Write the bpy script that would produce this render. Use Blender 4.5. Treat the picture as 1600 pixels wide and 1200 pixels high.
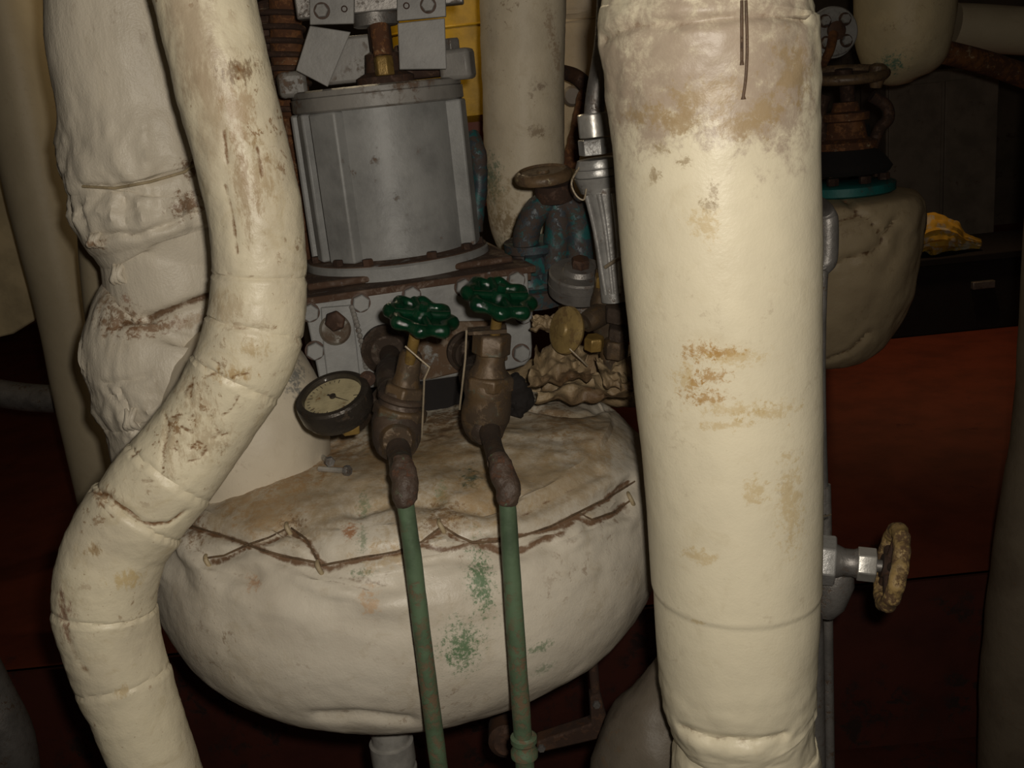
import bpy, math, random
from mathutils import Vector, Matrix, noise
from mathutils.bvhtree import BVHTree
random.seed(7)
for o in list(bpy.data.objects): bpy.data.objects.remove(o)
sc = bpy.context.scene
COL = sc.collection

# ------------------------------------------------------------------ camera
F = 1600.0
PITCH, ROLL = math.radians(16.1), math.radians(5.8)
CAM = Vector((0, 0, 1.5))
FW = Vector((0, math.cos(PITCH), -math.sin(PITCH)))
U0 = Vector((0, math.sin(PITCH), math.cos(PITCH)))
R0 = Vector((1, 0, 0))
RI = R0*math.cos(ROLL) - U0*math.sin(ROLL)
UP = R0*math.sin(ROLL) + U0*math.cos(ROLL)
cam = bpy.data.cameras.new('camera'); cam.sensor_width = 36; cam.lens = 36
cam.clip_start = 0.05; cam.clip_end = 60
camo = bpy.data.objects.new('camera', cam); COL.objects.link(camo)
camo.matrix_world = Matrix.Translation(CAM) @ Matrix((RI, UP, -FW)).transposed().to_4x4()
sc.camera = camo
# ------------------------------------------------------------------ light
sc.view_settings.view_transform = 'Standard'; sc.view_settings.look = 'None'
sc.view_settings.gamma = 1.0; sc.view_settings.use_curve_mapping = False
sc.view_settings.exposure = 0.0
w = bpy.data.worlds.new('world'); sc.world = w; w.use_nodes = True
bg = w.node_tree.nodes['Background']; bg.inputs[0].default_value = (1, .72, .45, 1); bg.inputs[1].default_value = .012
# the camera's own flash, up and to the right of the lens
fl = bpy.data.lights.new('camera_flash', 'SPOT'); fl.energy = 49; fl.color = (1, .925, .81)
fl.spot_size = math.radians(112); fl.spot_blend = .8; fl.shadow_soft_size = .014
flo = bpy.data.objects.new('camera_flash', fl); COL.objects.link(flo)
flo.matrix_world = Matrix.Translation(CAM + RI*.032 + UP*.034) @ Matrix((RI, UP, -(FW + UP*.04 + RI*-.01).normalized())).transposed().to_4x4()
# work lamps deeper in the compartment (above the frame)
def lamp(name, loc, e, col, r=.08):
    l = bpy.data.lights.new(name, 'POINT'); l.energy = e; l.color = col; l.shadow_soft_size = r
    o = bpy.data.objects.new(name, l); COL.objects.link(o); o.location = loc
dl_ = bpy.data.lights.new('deck_lamp', 'SPOT'); dl_.energy = 38; dl_.color = (1, .62, .32); dl_.spot_size = math.radians(74); dl_.spot_blend = 1; dl_.shadow_soft_size = .08
dlo = bpy.data.objects.new('deck_lamp', dl_); COL.objects.link(dlo); dlo.location = (2.0, 4.9, 2.7)
lamp('yellow_tank_lamp', (-.35, 2.75, 2.15), 5.5, (1, .8, .5), .05)

# ------------------------------------------------------------------ helpers
def ray(px, py):
    return FW + RI*((px-800)/F) - UP*((py-600)/F)
def at(px, py, Y):
    d = ray(px, py); return CAM + d*(Y/d.y)
def atz(px, py, z):
    d = ray(px, py); return CAM + d*((z-CAM.z)/d.z)
def mpp(p): return (p-CAM).dot(FW)/F
V = Vector
def frame(axis):
    a = V(axis).normalized()
    h = V((0, 0, 1)) if abs(a.z) < .9 else V((1, 0, 0))
    x = h.cross(a).normalized(); y = a.cross(x)
    return x, y, a
def catmull(P, per=12):
    """P: list of (Vector, radius) -> dense list"""
    out = []
    n = len(P)
    for i in range(n-1):
        a, b, c, d = P[max(i-1, 0)], P[i], P[i+1], P[min(i+2, n-1)]
        for k in range(per):
            t = k/per; t2, t3 = t*t, t*t*t
            def cr(p0, p1, p2, p3):
                return (p1*2 + (p2-p0)*t + (p0*2-p1*5+p2*4-p3)*t2 + (p1*3-p0-p2*3+p3)*t3)*.5
            out.append((cr(a[0], b[0], c[0], d[0]), cr(a[1], b[1], c[1], d[1])))
    out.append(P[-1])
    return out

class MB:
    def __init__(s): s.v = []; s.f = []; s.att = None
    def add(s, v, f):
        k = len(s.v); s.v += [V(p) for p in v]; s.f += [tuple(i+k for i in q) for q in f]; return s
    def tube(s, pts, n=24, caps=True, disp=None):
        P = [V(p[0]) for p in pts]; m = len(P); vs = []; fs = []
        tang = []
        for i in range(m):
            tang.append((P[min(i+1, m-1)]-P[max(i-1, 0)]).normalized())
        x, y, _ = frame(tang[0]); L = 0
        for i in range(m):
            t = tang[i]
            x = (x - t*x.dot(t)).normalized(); y = t.cross(x)
            if i: L += (P[i]-P[i-1]).length
            for k in range(n):
                a = 2*math.pi*k/n; d = x*math.cos(a)+y*math.sin(a)
                r = pts[i][1]
                if disp: r += disp(L, a, P[i]+d*r, d)
                vs.append(P[i]+d*r)
        for i in range(m-1):
            for k in range(n):
                k2 = (k+1) % n
                fs.append((i*n+k, i*n+k2, (i+1)*n+k2, (i+1)*n+k))
        if caps:
            fs.append(tuple(range(n-1, -1, -1))); fs.append(tuple((m-1)*n+k for k in range(n)))
        return s.add(vs, fs)
    def rod(s, p0, p1, r0, r1=None, n=20):
        return s.tube([(p0, r0), (p1, r0 if r1 is None else r1)], n)
    def lathe(s, p0, axis, prof, n=32, disp=None):
        x, y, a = frame(axis); vs = []; fs = []; m = len(prof)
        for (h, r) in prof:
            for k in range(n):
                t = 2*math.pi*k/n; d = x*math.cos(t)+y*math.sin(t)
                rr = r*(disp(h, t) if disp else 1)
                vs.append(V(p0)+a*h+d*max(rr, 1e-5))
        for i in range(m-1):
            for k in range(n):
                k2 = (k+1) % n; fs.append((i*n+k, i*n+k2, (i+1)*n+k2, (i+1)*n+k))
        fs.append(tuple(range(n-1, -1, -1))); fs.append(tuple((m-1)*n+k for k in range(n)))
        return s.add(vs, fs)
    def hexa(s, p0, axis, r, h, n=6, ch=.12, rot=0):
        x, y, a = frame(axis); vs = []; fs = []
        for (hh, q) in ((0, 1), (h*(1-ch*1.5), 1), (h, 1-ch)):
            for k in range(n):
                t = 2*math.pi*k/n+rot; vs.append(V(p0)+a*hh+(x*math.cos(t)+y*math.sin(t))*r*q)
        for i in range(2):
            for k in range(n):
                k2 = (k+1) % n; fs.append((i*n+k, i*n+k2, (i+1)*n+k2, (i+1)*n+k))
        fs.append(tuple(range(n-1, -1, -1))); fs.append(tuple(2*n+k for k in range(n)))
        return s.add(vs, fs)
    def box(s, c, x, y, z):
        """centre and three half-extent vectors"""
        c, x, y, z = V(c), V(x), V(y), V(z); vs = []
        for sx in (-1, 1):
            for sy in (-1, 1):
                for sz in (-1, 1): vs.append(c+x*sx+y*sy+z*sz)
        fs = [(0, 1, 3, 2), (4, 6, 7, 5), (0, 4, 5, 1), (2, 3, 7, 6), (0, 2, 6, 4), (1, 5, 7, 3)]
        if x.cross(y).dot(z) < 0: fs = [q[::-1] for q in fs]
        return s.add(vs, fs)
    def prism(s, poly, th):
        """poly: list of world points (front face), th: extrusion vector"""
        n = len(poly); vs = [V(p) for p in poly]+[V(p)+V(th) for p in poly]
        fs = [tuple(range(n)), tuple(range(2*n-1, n-1, -1))]
        for k in range(n): fs.append((k, k+n, (k+1) % n+n, (k+1) % n))
        return s.add(vs, fs)
    def torus(s, c, axis, R, r, n=48, m=12, wave=0, wn=0, sx=1.0):
        x, y, a = frame(axis); vs = []; fs = []
        for i in range(n):
            t = 2*math.pi*i/n; d = x*math.cos(t)+y*math.sin(t); RR = R+wave*math.cos(wn*t)
            for k in range(m):
                q = 2*math.pi*k/m; vs.append(V(c)+d*(RR+r*math.cos(q))+a*(r*sx*math.sin(q)))
        for i in range(n):
            for k in range(m):
                i2, k2 = (i+1) % n, (k+1) % m; fs.append((i*m+k, i2*m+k, i2*m+k2, i*m+k2))
        return s.add(vs, fs)
    def bvh(s): return BVHTree.FromPolygons(s.v, s.f)
    def build(s, name, mat, parent=None, origin=None, bevel=0, sharp=38):
        if parent is not None: o0 = ORIG[parent.name]
        elif origin is not None: o0 = V(origin)
        else:
            lo = [min(p[i] for p in s.v) for i in range(3)]; hi = [max(p[i] for p in s.v) for i in range(3)]
            o0 = V(((lo[0]+hi[0])/2, (lo[1]+hi[1])/2, lo[2]))
        me = bpy.data.meshes.new(name); me.from_pydata([tuple(p-o0) for p in s.v], [], s.f); me.update()
        me.polygons.foreach_set('use_smooth', [True]*len(me.polygons))
        me.set_sharp_from_angle(angle=math.radians(sharp))
        if s.att:
            a = me.attributes.new('stain', 'FLOAT', 'POINT'); a.data.foreach_set('value', s.att)
        me.materials.append(mat)
        o = bpy.data.objects.new(name, me); COL.objects.link(o); ORIG[o.name] = o0
        if parent is not None: 
            o.parent = parent
        else: o.location = o0
        if bevel:
            m = o.modifiers.new('bevel', 'BEVEL'); m.width = bevel; m.segments = 2; m.limit_method = 'ANGLE'; m.angle_limit = math.radians(35)
        return o
ORIG = {}
def tag(o, label, cat=None, group=None, kind=None):
    if label: o['label'] = label
    if cat: o['category'] = cat
    if group: o['group'] = group
    if kind: o['kind'] = kind
    return o
def thing(name, loc, label, cat, group=None):
    o = bpy.data.objects.new(name, None); COL.objects.link(o); o.location = loc; ORIG[o.name] = V(loc)
    o.empty_display_size = .05
    return tag(o, label, cat, group)
def sub(mb, name, mat, part, **k):
    """sub-part: child of a part (parts carry no own offset, so origin is the thing's)"""
    return mb.build(name, mat, part, **k)

# ------------------------------------------------------------------ materials
def _mat(name):
    m = bpy.data.materials.new(name); m.use_nodes = True
    nt = m.node_tree; return m, nt, nt.nodes['Principled BSDF']
def N(nt, t, **k):
    n = nt.nodes.new(t)
    for a, b in k.items(): setattr(n, a, b)
    return n
def noise_tex(nt, vec, scale, det=6, rough=.6, dist=0.0):
    n = N(nt, 'ShaderNodeTexNoise'); n.inputs['Scale'].default_value = scale; n.inputs['Detail'].default_value = det
    n.inputs['Roughness'].default_value = rough; n.inputs['Distortion'].default_value = dist
    nt.links.new(vec, n.inputs['Vector']); return n.outputs[0]
def ramp(nt, val, a, b, lo=0.0, hi=1.0):
    n = N(nt, 'ShaderNodeMapRange', interpolation_type='SMOOTHSTEP'); nt.links.new(val, n.inputs['Value'])
    n.inputs['From Min'].default_value = a; n.inputs['From Max'].default_value = b
    n.inputs['To Min'].default_value = lo; n.inputs['To Max'].default_value = hi
    return n.outputs[0]
def math_(nt, op, a, b=None):
    n = N(nt, 'ShaderNodeMath', operation=op)
    for i, q in enumerate((a, b)):
        if q is None: continue
        if isinstance(q, (int, float)): n.inputs[i].default_value = q
        else: nt.links.new(q, n.inputs[i])
    return n.outputs[0]
def mix(nt, fac, a, b):
    n = N(nt, 'ShaderNodeMix', data_type='RGBA')
    if isinstance(fac, (int, float)): n.inputs[0].default_value = fac
    else: nt.links.new(fac, n.inputs[0])
    for i, q in ((6, a), (7, b)):
        if isinstance(q, tuple): n.inputs[i].default_value = (*q, 1)
        else: nt.links.new(q, n.inputs[i])
    return n.outputs[2]
def bump(nt, b, h, strength, dist):
    n = N(nt, 'ShaderNodeBump'); n.inputs['Strength'].default_value = strength; n.inputs['Distance'].default_value = dist
    nt.links.new(h, n.inputs['Height']); nt.links.new(n.outputs[0], b.inputs['Normal'])
def add_(nt, a, b): return math_(nt, 'ADD', a, b)
def lag(name, base=(.62, .55, .38), base2=(.47, .42, .31), dirt=(.16, .085, .035), dirt_amt=.5, scale=1.0,
        spots=(), origin=(0, 0, 0), rough=.5, bumpd=.0012, stretch=(1, 1, 1), attr=True, sstretch=(1, 1, 1)):
    """painted canvas lagging; spots = (world centre, radii, colour, strength, noise scale)"""
    m, nt, b = _mat(name)
    tc = N(nt, 'ShaderNodeTexCoord').outputs['Object']
    mp = N(nt, 'ShaderNodeMapping'); nt.links.new(tc, mp.inputs[0]); mp.inputs['Scale'].default_value = stretch
    vec = mp.outputs[0]
    big = noise_tex(nt, vec, 7*scale, 4, .55)
    col = mix(nt, ramp(nt, big, .38, .68), base, base2)
    # yellowish / grey blotches
    bl = noise_tex(nt, vec, 22*scale, 7, .68, .6)
    col = mix(nt, ramp(nt, bl, .52, .74, 0, .45*min(1, dirt_amt+.3)), col, (base[0]*.62, base[1]*.55, base[2]*.42))
    # brown worn marks: sharp flakes, only inside larger patches
    fl_ = noise_tex(nt, vec, 55*scale, 9, .72, .4)
    pa = noise_tex(nt, vec, 9*scale, 3, .5)
    fm = math_(nt, 'MULTIPLY', ramp(nt, fl_, .56, .62), ramp(nt, pa, .50, .66))
    col = mix(nt, math_(nt, 'MULTIPLY', fm, dirt_amt), col, dirt)
    sp = noise_tex(nt, vec, 170*scale, 3, .5)
    col = mix(nt, ramp(nt, sp, .69, .75, 0, .6*dirt_amt), col, dirt)
    cache = {}
    for (c, r, sc_, st, ns) in spots:
        mq = N(nt, 'ShaderNodeVectorMath', operation='SUBTRACT'); nt.links.new(tc, mq.inputs[0]); mq.inputs[1].default_value = tuple(V(c)-V(origin))
        ms = N(nt, 'ShaderNodeVectorMath', operation='DIVIDE'); nt.links.new(mq.outputs[0], ms.inputs[0]); ms.inputs[1].default_value = r
        ml = N(nt, 'ShaderNodeVectorMath', operation='LENGTH'); nt.links.new(ms.outputs[0], ml.inputs[0])
        key = 9 if ns < 15 else 30 if ns <= 30 else 45 if ns < 55 else 70 if ns < 85 else 110
        if key not in cache:
            ng = N(nt, 'ShaderNodeMapping'); nt.links.new(tc, ng.inputs[0]); ng.inputs['Scale'].default_value = sstretch
            cache[key] = noise_tex(nt, ng.outputs[0], key*1.5, 7, .78, .25)
        nz = cache[key]
        d = add_(nt, ml.outputs['Value'], math_(nt, 'MULTIPLY', math_(nt, 'SUBTRACT', nz, .47), 5.5 if ns > 30 else 2.6))
        col = mix(nt, ramp(nt, d, .25, 1.15, st, 0), col, sc_)
    if attr:
        at_ = N(nt, 'ShaderNodeAttribute', attribute_name='stain').outputs['Fac']
        nz = noise_tex(nt, tc, 60, 6, .7)
        f2 = ramp(nt, add_(nt, at_, math_(nt, 'MULTIPLY', math_(nt, 'SUBTRACT', nz, .5), 1.1)), .35, .75, 0, .92)
        col = mix(nt, f2, col, (dirt[0]*.8, dirt[1]*.75, dirt[2]*.75))
    nt.links.new(col, b.inputs['Base Color'])
    b.inputs['Roughness'].default_value = rough
    b.inputs['Specular IOR Level'].default_value = .35
    h = add_(nt, math_(nt, 'MULTIPLY', noise_tex(nt, vec, 40*scale, 5, .55), .8), math_(nt, 'MULTIPLY', noise_tex(nt, tc, 300, 3, .6), .22))
    bump(nt, b, h, .7, bumpd*2.2)
    return m
def paint(name, base, rust=(.12, .05, .02), amt=.4, rough=.42, scale=1.0, metallic=0.0, var=.15, bumpd=.0015, second=None, second_amt=(.5, .6)):
    m, nt, b = _mat(name)
    tc = N(nt, 'ShaderNodeTexCoord').outputs['Object']
    big = noise_tex(nt, tc, 12*scale, 5, .6)
    col = mix(nt, ramp(nt, big, .35, .7), base, tuple(q*(1-var*2.2) for q in base))
    if second:
        col = mix(nt, ramp(nt, noise_tex(nt, tc, 26*scale, 7, .65, .5), *second_amt), col, second)
    r1 = noise_tex(nt, tc, 48*scale, 9, .72, .3); r2 = noise_tex(nt, tc, 10*scale, 4, .6)
    t = .72-.26*amt
    fm = math_(nt, 'MULTIPLY', ramp(nt, r1, t-.1, t), ramp(nt, r2, .62-.3*amt, .75-.3*amt))
    col = mix(nt, math_(nt, 'MULTIPLY', fm, .9), col, rust)
    nt.links.new(col, b.inputs['Base Color']); b.inputs['Metallic'].default_value = metallic
    nt.links.new(ramp(nt, fm, 0, 1, rough, min(.9, rough+.35)), b.inputs['Roughness'])
    bump(nt, b, add_(nt, noise_tex(nt, tc, 70*scale, 6, .65), math_(nt, 'MULTIPLY', fm, -.4)), .55, bumpd)
    return m
CREAM = (.62, .55, .38)
M = {}
M['bolt'] = paint('bolt_paint', (.27, .268, .258), (.12, .07, .04), .3, .55)
M['grey'] = paint('grey_paint', (.28, .278, .268), (.12, .07, .04), .22, .48)
M['grey_dirty'] = paint('grey_paint_grimy', (.24, .225, .205), (.11, .065, .038), .5, .48)
M['ledge'] = paint('ledge_grime', (.12, .075, .05), (.06, .028, .014), .9, .55, second=(.2, .2, .2), second_amt=(.58, .64))
M['flap'] = paint('grey_sheet', (.24, .23, .215), (.12, .07, .04), .22, .5)
M['green'] = paint('green_enamel', (.002, .026, .011), (.002, .012, .006), .3, .12, 2, bumpd=.002)
M['bronze'] = paint('tarnished_bronze', (.10, .062, .030), (.045, .028, .015), .8, .5, 1.3, .2, second=(.085, .085, .06), second_amt=(.56, .66))
M['bronze_dark'] = paint('dark_bronze', (.075, .05, .034), (.035, .022, .014), .8, .5, 1.2, .2, second=(.07, .078, .06), second_amt=(.56, .66))
M['brass'] = paint('brass', (.30, .19, .055), (.12, .07, .02), .5, .38, 2, .45)
M['rust'] = paint('rust', (.19, .075, .022), (.07, .026, .01), .8, .75, 1.2, second=(.34, .24, .14), second_amt=(.57, .65))
M['rust_dark'] = paint('dark_rust', (.07, .032, .016), (.03, .014, .008), .8, .7, 1.2)
M['copper_green'] = paint('green_painted_pipe', (.092, .14, .08), (.12, .075, .04), .6, .5, 1.6, var=.2, bumpd=.001)
M['sleeve'] = paint('pipe_sleeve', (.075, .05, .036), (.09, .038, .018), .5, .5, 2, .1, second=(.10, .16, .09), second_amt=(.62, .7), bumpd=.004)
M['teal'] = paint('teal_paint', (.018, .10, .10), (.055, .035, .025), .75, .45, 1.5, second=(.035, .045, .055), second_amt=(.42, .52))
M['teal_dim'] = paint('teal_band', (.012, .15, .14), (.05, .03, .02), .4, .5)
M['steel'] = paint('bright_steel', (.50, .48, .44), (.2, .14, .09), .3, .3, 2, .45, bumpd=.0006)
M['alu'] = paint('silver_paint', (.44, .43, .41), (.14, .10, .075), .4, .33, 2, .45, bumpd=.0012)
M['dull'] = paint('dull_steel', (.22, .205, .19), (.1, .06, .035), .45, .42, 2, .5)
M['black'] = paint('black_enamel', (.055, .046, .038), (.06, .04, .025), .4, .28, 2, .5)
M['soot_and_shade'] = paint('sooty_black_and_shade', (.009, .006, .005), (.012, .007, .005), .5, .9)
M['brownwheel'] = paint('brown_wheel_paint', (.15, .095, .05), (.07, .04, .022), .6, .42, 2, second=(.27, .22, .12), second_amt=(.62, .7))
M['tanwheel'] = paint('tan_brass_wheel', (.29, .20, .075), (.15, .09, .03), .6, .4, 2, .15)
M['paleyellow'] = paint('worn_yellow_rim', (.34, .23, .09), (.07, .035, .016), .8, .5, 3)
M['yellow'] = paint('yellow_paint', (.62, .37, .015), (.4, .2, .02), .1, .5)
M['wire'] = paint('wire', (.32, .26, .18), (.15, .09, .05), .4, .45, 3, .3)
M['darkwire'] = paint('dark_wire', (.09, .05, .025), (.05, .03, .02), .4, .6, 3)
M['dial'] = paint('gauge_dial', (.50, .43, .26), (.26, .14, .04), .45, .6, 3.2)
M['dialmark'] = paint('dial_print', (.05, .04, .03), (.05, .04, .03), .1, .6)
M['deck'] = paint('red_deck_paint', (.20, .042, .017), (.10, .024, .012), .3, .6, .35)
M['bilge'] = paint('bilge_grime_and_gloom', (.075, .016, .008), (.018, .007, .004), .5, .6, .4)  # deck red taken darker to carry the light's fall-off, with grime flecks
M['wallp'] = paint('bulkhead_paint', (.17, .13, .09), (.08, .04, .02), .4, .6, .3)
M['tan'] = paint('tan_panel', (.50, .40, .24), (.2, .11, .05), .2, .5, .6)
M['locker'] = paint('locker_paint', (.26, .21, .16), (.12, .07, .04), .3, .6, .5)
M['lace'] = paint('stained_lace', (.15, .095, .05), (.07, .04, .02), .6, .7, 3)
M['hook'] = paint('painted_hook', (.38, .30, .18), (.2, .11, .05), .4, .5, 3)
gm, gnt, gb = _mat('gauge_glass')
tb_ = N(gnt, 'ShaderNodeBsdfTransparent'); gg_ = N(gnt, 'ShaderNodeBsdfGlossy'); gg_.inputs['Roughness'].default_value = .12; mx_ = N(gnt, 'ShaderNodeMixShader'); mx_.inputs[0].default_value = .07
gnt.links.new(tb_.outputs[0], mx_.inputs[1]); gnt.links.new(gg_.outputs[0], mx_.inputs[2]); gnt.links.new(mx_.outputs[0], gnt.nodes['Material Output'].inputs['Surface'])
M['glass'] = gm

# ------------------------------------------------------------------ the setting
def quad_grid(p00, p10, p01, nx, ny, name, mat, amp=0):
    mb = MB(); vs = []; fs = []
    for j in range(ny+1):
        for i in range(nx+1):
            vs.append(p00+(p10-p00)*(i/nx)+(p01-p00)*(j/ny)+V((0, 0, amp*noise.noise(V((i*.7, j*.7, 3))))))
    for j in range(ny):
        for i in range(nx):
            a = j*(nx+1)+i; fs.append((a, a+1, a+nx+2, a+nx+1))
    return mb.add(vs, fs).build(name, mat, origin=p00)
tag(quad_grid(V((-4, 2.7, 0)), V((5, 2.7, 0)), V((-4, 8.5, 0)), 8, 6, 'floor', M['deck']), 'dark red painted steel deck in the background', kind='structure')
tag(quad_grid(V((-4, -1.5, -.55)), V((5, -1.5, -.55)), V((-4, 2.7, -.55)), 10, 6, 'floor_bilge', M['bilge'], .02), 'near black grimy bilge added below the lagged pipes to darken the near floor', kind='structure')  # added pit, sunk and coloured dark so the near floor fades to black
tag(MB().box((.5, 2.7, -.275), (4.5, 0, 0), (0, .012, 0), (0, 0, .275)).build('trim_1', M['bilge']), 'dark edge plate at the added drop from deck to bilge', kind='structure')
tag(MB().box((.5, 8.54, 1.2), (4.5, 0, 0), (0, .04, 0), (0, 0, 1.75)).build('wall_back', M['wallp']), 'dim brown bulkhead far behind the machinery', kind='structure')
tag(MB().box((-4.04, 3.5, 1.2), (.04, 0, 0), (0, 5.0, 0), (0, 0, 1.75)).build('wall_left', M['wallp']), 'dim brown bulkhead at far left', kind='structure')
tag(MB().box((5.04, 3.5, 1.2), (.04, 0, 0), (0, 5.0, 0), (0, 0, 1.75)).build('wall_right', M['wallp']), 'dim brown bulkhead at far right', kind='structure')

# ------------------------------------------------------------------ lagged pipes
def stations(rows, Y):
    """rows (y, left, right) -> control points of a roughly upright tube"""
    out = []
    for r in rows:
        y, l, rr = r[:3]; yy = r[3] if len(r) > 3 else Y
        c = at((l+rr)/2, y, yy); out.append((c, (rr-l)/2*mpp(c)))
    return out
def chain(rows):
    out = []
    for (x, y, hw, yy) in rows:
        c = at(x, y, yy); out.append((c, hw*mpp(c)))
    return out
def rise(ctrl, z=2.9):
    """carry an upright run on up towards the overhead"""
    p, r = ctrl[0]; n_ = max(1, int((z-p.z)/.12)); 
    return [(V((p.x, p.y, z+(p.z-z)*k/n_)), r) for k in range(n_)]+ctrl
def nz(p, s, o=0.0): return noise.noise(V((p[0]*s+o, p[1]*s+o*.7, p[2]*s-o)))
def fr(p, s, o=0.0): return noise.fractal(V((p[0]*s+o, p[1]*s, p[2]*s)), .8, 2.1, 4)
def hit(bv, px, py):
    h = bv.ray_cast(CAM, ray(px, py).normalized()); return h[0]
def surf_line(bv, pl, step=9):
    out = []
    for i in range(len(pl)-1):
        a, b = pl[i], pl[i+1]; n = max(1, int(math.dist(a, b)/step))
        for k in range(n):
            h = hit(bv, a[0]+(b[0]-a[0])*k/n, a[1]+(b[1]-a[1])*k/n)
            if h: out.append(h)
    h = hit(bv, *pl[-1])
    if h: out.append(h)
    return out
from mathutils.kdtree import KDTree
def kd_of(pts):
    k = KDTree(len(pts))
    for i, p in enumerate(pts): k.insert(p, i)
    k.balance(); return k
def groove(mb, lines, width, depth, stain=1.0, sw=None, centre=None, attw=True):
    """press lines (lists of world points) into the surface and mark them dirty"""
    pts = []
    for ln in lines:
        for i in range(len(ln)-1):
            n = max(1, int((ln[i+1]-ln[i]).length/.003))
            for k in range(n): pts.append(ln[i].lerp(ln[i+1], k/n))
    if mb.att is None: mb.att = [0.0]*len(mb.v)
    if not pts: return
    kd = kd_of(pts); sw = sw or width
    nrm = [V((0, 0, 0)) for _ in mb.v]
    for f in mb.f:
        if len(f) > 4: continue
        n = (mb.v[f[1]]-mb.v[f[0]]).cross(mb.v[f[2]]-mb.v[f[0]])
        for i in f: nrm[i] += n
    for i, p in enumerate(mb.v):
        d = kd.find(p)[2]
        if d < width*3:
            n = nrm[i]
            if n.length > 0: mb.v[i] = p - n.normalized()*depth*math.exp(-(d/width)**2)
        if d < sw*3: mb.att[i] = max(mb.att[i], stain*math.exp(-(d/sw)**2))

BROWN = (.20, .105, .035); OCHRE = (.33, .19, .06); GREY = (.27, .225, .18)

# --- the thick straight pipe at right
rows = [(-120, 985, 1240), (-75, 968, 1256), (-40, 962, 1262), (-8, 948, 1268), (18, 938, 1271), (45, 934, 1273), (100, 943, 1274), (200, 956, 1276), (300, 963, 1277), (400, 972, 1279), (500, 982, 1280), (600, 991, 1280),
        (700, 1003, 1281), (800, 1012, 1281), (900, 1018, 1279), (960, 1021, 1279), (1030, 1026, 1276), (1090, 1034, 1275), (1118, 1046, 1276), (1136, 1060, 1274), (1150, 1058, 1272), (1180, 1050, 1280), (1300, 1040, 1300)]
ctrl = stations(rows, 1.15); crest = ctrl[0]; ctrl = rise(ctrl)
def d_right(L, a, p, d):
    z = p.z; dr = .0010*nz(p, 9, 2)+.0003*fr(p, 28)
    ztop = ZT
    if ztop+.25 > z > ztop-.16:                                  # crumpled top end
        k = min(1, (z-ztop+.16)/.1); dr += k*(.0028*fr(p, 15, 4)+.0010*fr(p, 45, 1))
    if z < ZB+.13:
        k = min(1, (ZB+.13-z)/.1); dr += k*(.003*fr(p, 20, 9)+.003*nz((p.x, p.y, p.z*3), 14, 5))
    # edge of a wrap
    zw = ZW+.006*math.sin(a*1.0+2.6)
    if z < zw: dr -= .0022*min(1, (zw-z)/.004)
    return dr
ZT = at(1105, 20, 1.15).z; ZB = at(1150, 1136, 1.15).z; ZW = at(1150, 985, 1.04).z
mb = MB().tube(catmull(ctrl, 16), 128, True, d_right)
org = V((ctrl[-8][0].x, 1.15, ctrl[-1][0].z)); bv = mb.bvh()
H = lambda x, y: hit(bv, x, y)
lines = [surf_line(bv, [(940, 62), (985, 40), (1060, 36), (1130, 28), (1190, 22), (1262, 28)]), surf_line(bv, [(1062, 1137), (1110, 1155), (1180, 1160), (1230, 1150)])]
groove(mb, lines, .006, .006, .45, .007)
sp = []
def spx(x, y, rx, ry, c, st, ns=60): sp.append((H(x, y), (rx*.00072, .06, ry*.00072), c, st, ns))
for (x, y, rx, ry) in ((960, 120, 60, 110), (1040, 90, 120, 100), (1140, 70, 120, 110), (1230, 90, 80, 130), (1190, 155, 80, 60), (1010, 165, 75, 60)):
    spx(x, y, rx*1.3, ry*1.3, (.34, .27, .205), .85, 25)
for (x, y, rx, ry) in ((1060, 185, 48, 26), (1165, 200, 52, 20), (1185, 175, 70, 26), (1020, 180, 50, 20), (1100, 150, 70, 30), (1240, 110, 40, 60)):
    spx(x, y, rx, ry, (.31, .225, .125), .85, 45)
for (x, y, rx, ry) in ((1098, 551, 34, 18), (1130, 553, 36, 12), (1110, 588, 30, 14), (1100, 622, 40, 14), (1085, 600, 14, 26)):
    spx(x, y, rx, ry, (.34, .185, .045), .75, 90)
for (x, y, rx, ry) in ((1150, 560, 50, 16), (1150, 640, 60, 14), (1140, 665, 50, 10), (1068, 590, 22, 26), (1200, 645, 60, 16), (1235, 790, 30, 90), (1180, 770, 20, 30), (1095, 870, 30, 16), (1100, 350, 25, 30), (1090, 972, 18, 5)):
    spx(x, y, rx, ry, (.45, .32, .13), .5, 60)
for (x, y, rx, ry) in ((1022, 275, 9, 14), (1033, 235, 12, 10), (1068, 252, 12, 9), (1108, 322, 14, 12), (1115, 300, 8, 20)):
    spx(x, y, rx, ry, (.26, .19, .10), .7, 120)
mat = lag('cream_lagging_straight', (.66, .595, .44), (.60, .54, .40), dirt_amt=.18, spots=sp, origin=org, rough=.42, bumpd=.0007)
pr = thing('lagged_pipe', org, 'thickest cream lagged pipe standing straight at right, brown finger smears halfway up', 'pipe')
mb.build('lagging', mat, pr)
p0 = [hit(bv, 1158, y) for y in (1, 40, 95)]
MB().tube([(p+V((0, -.003, 0)), .0016) for p in p0]+[(p0[-1]+V((.0, -.003, -.004)), .0022)], 8).build('hanging_wire', M['darkwire'], pr)
p0 = [hit(bv, x, y) for x, y in ((1164, 1), (1166, 70), (1164, 120), (1160, 150))]
MB().tube(catmull([(p+V((0, -.004, 0)), .0015) for p in p0], 5)+[(p0[-1]+V((0, -.004, -.003)), .0026)], 8).build('hanging_wire', M['darkwire'], pr)

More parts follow.
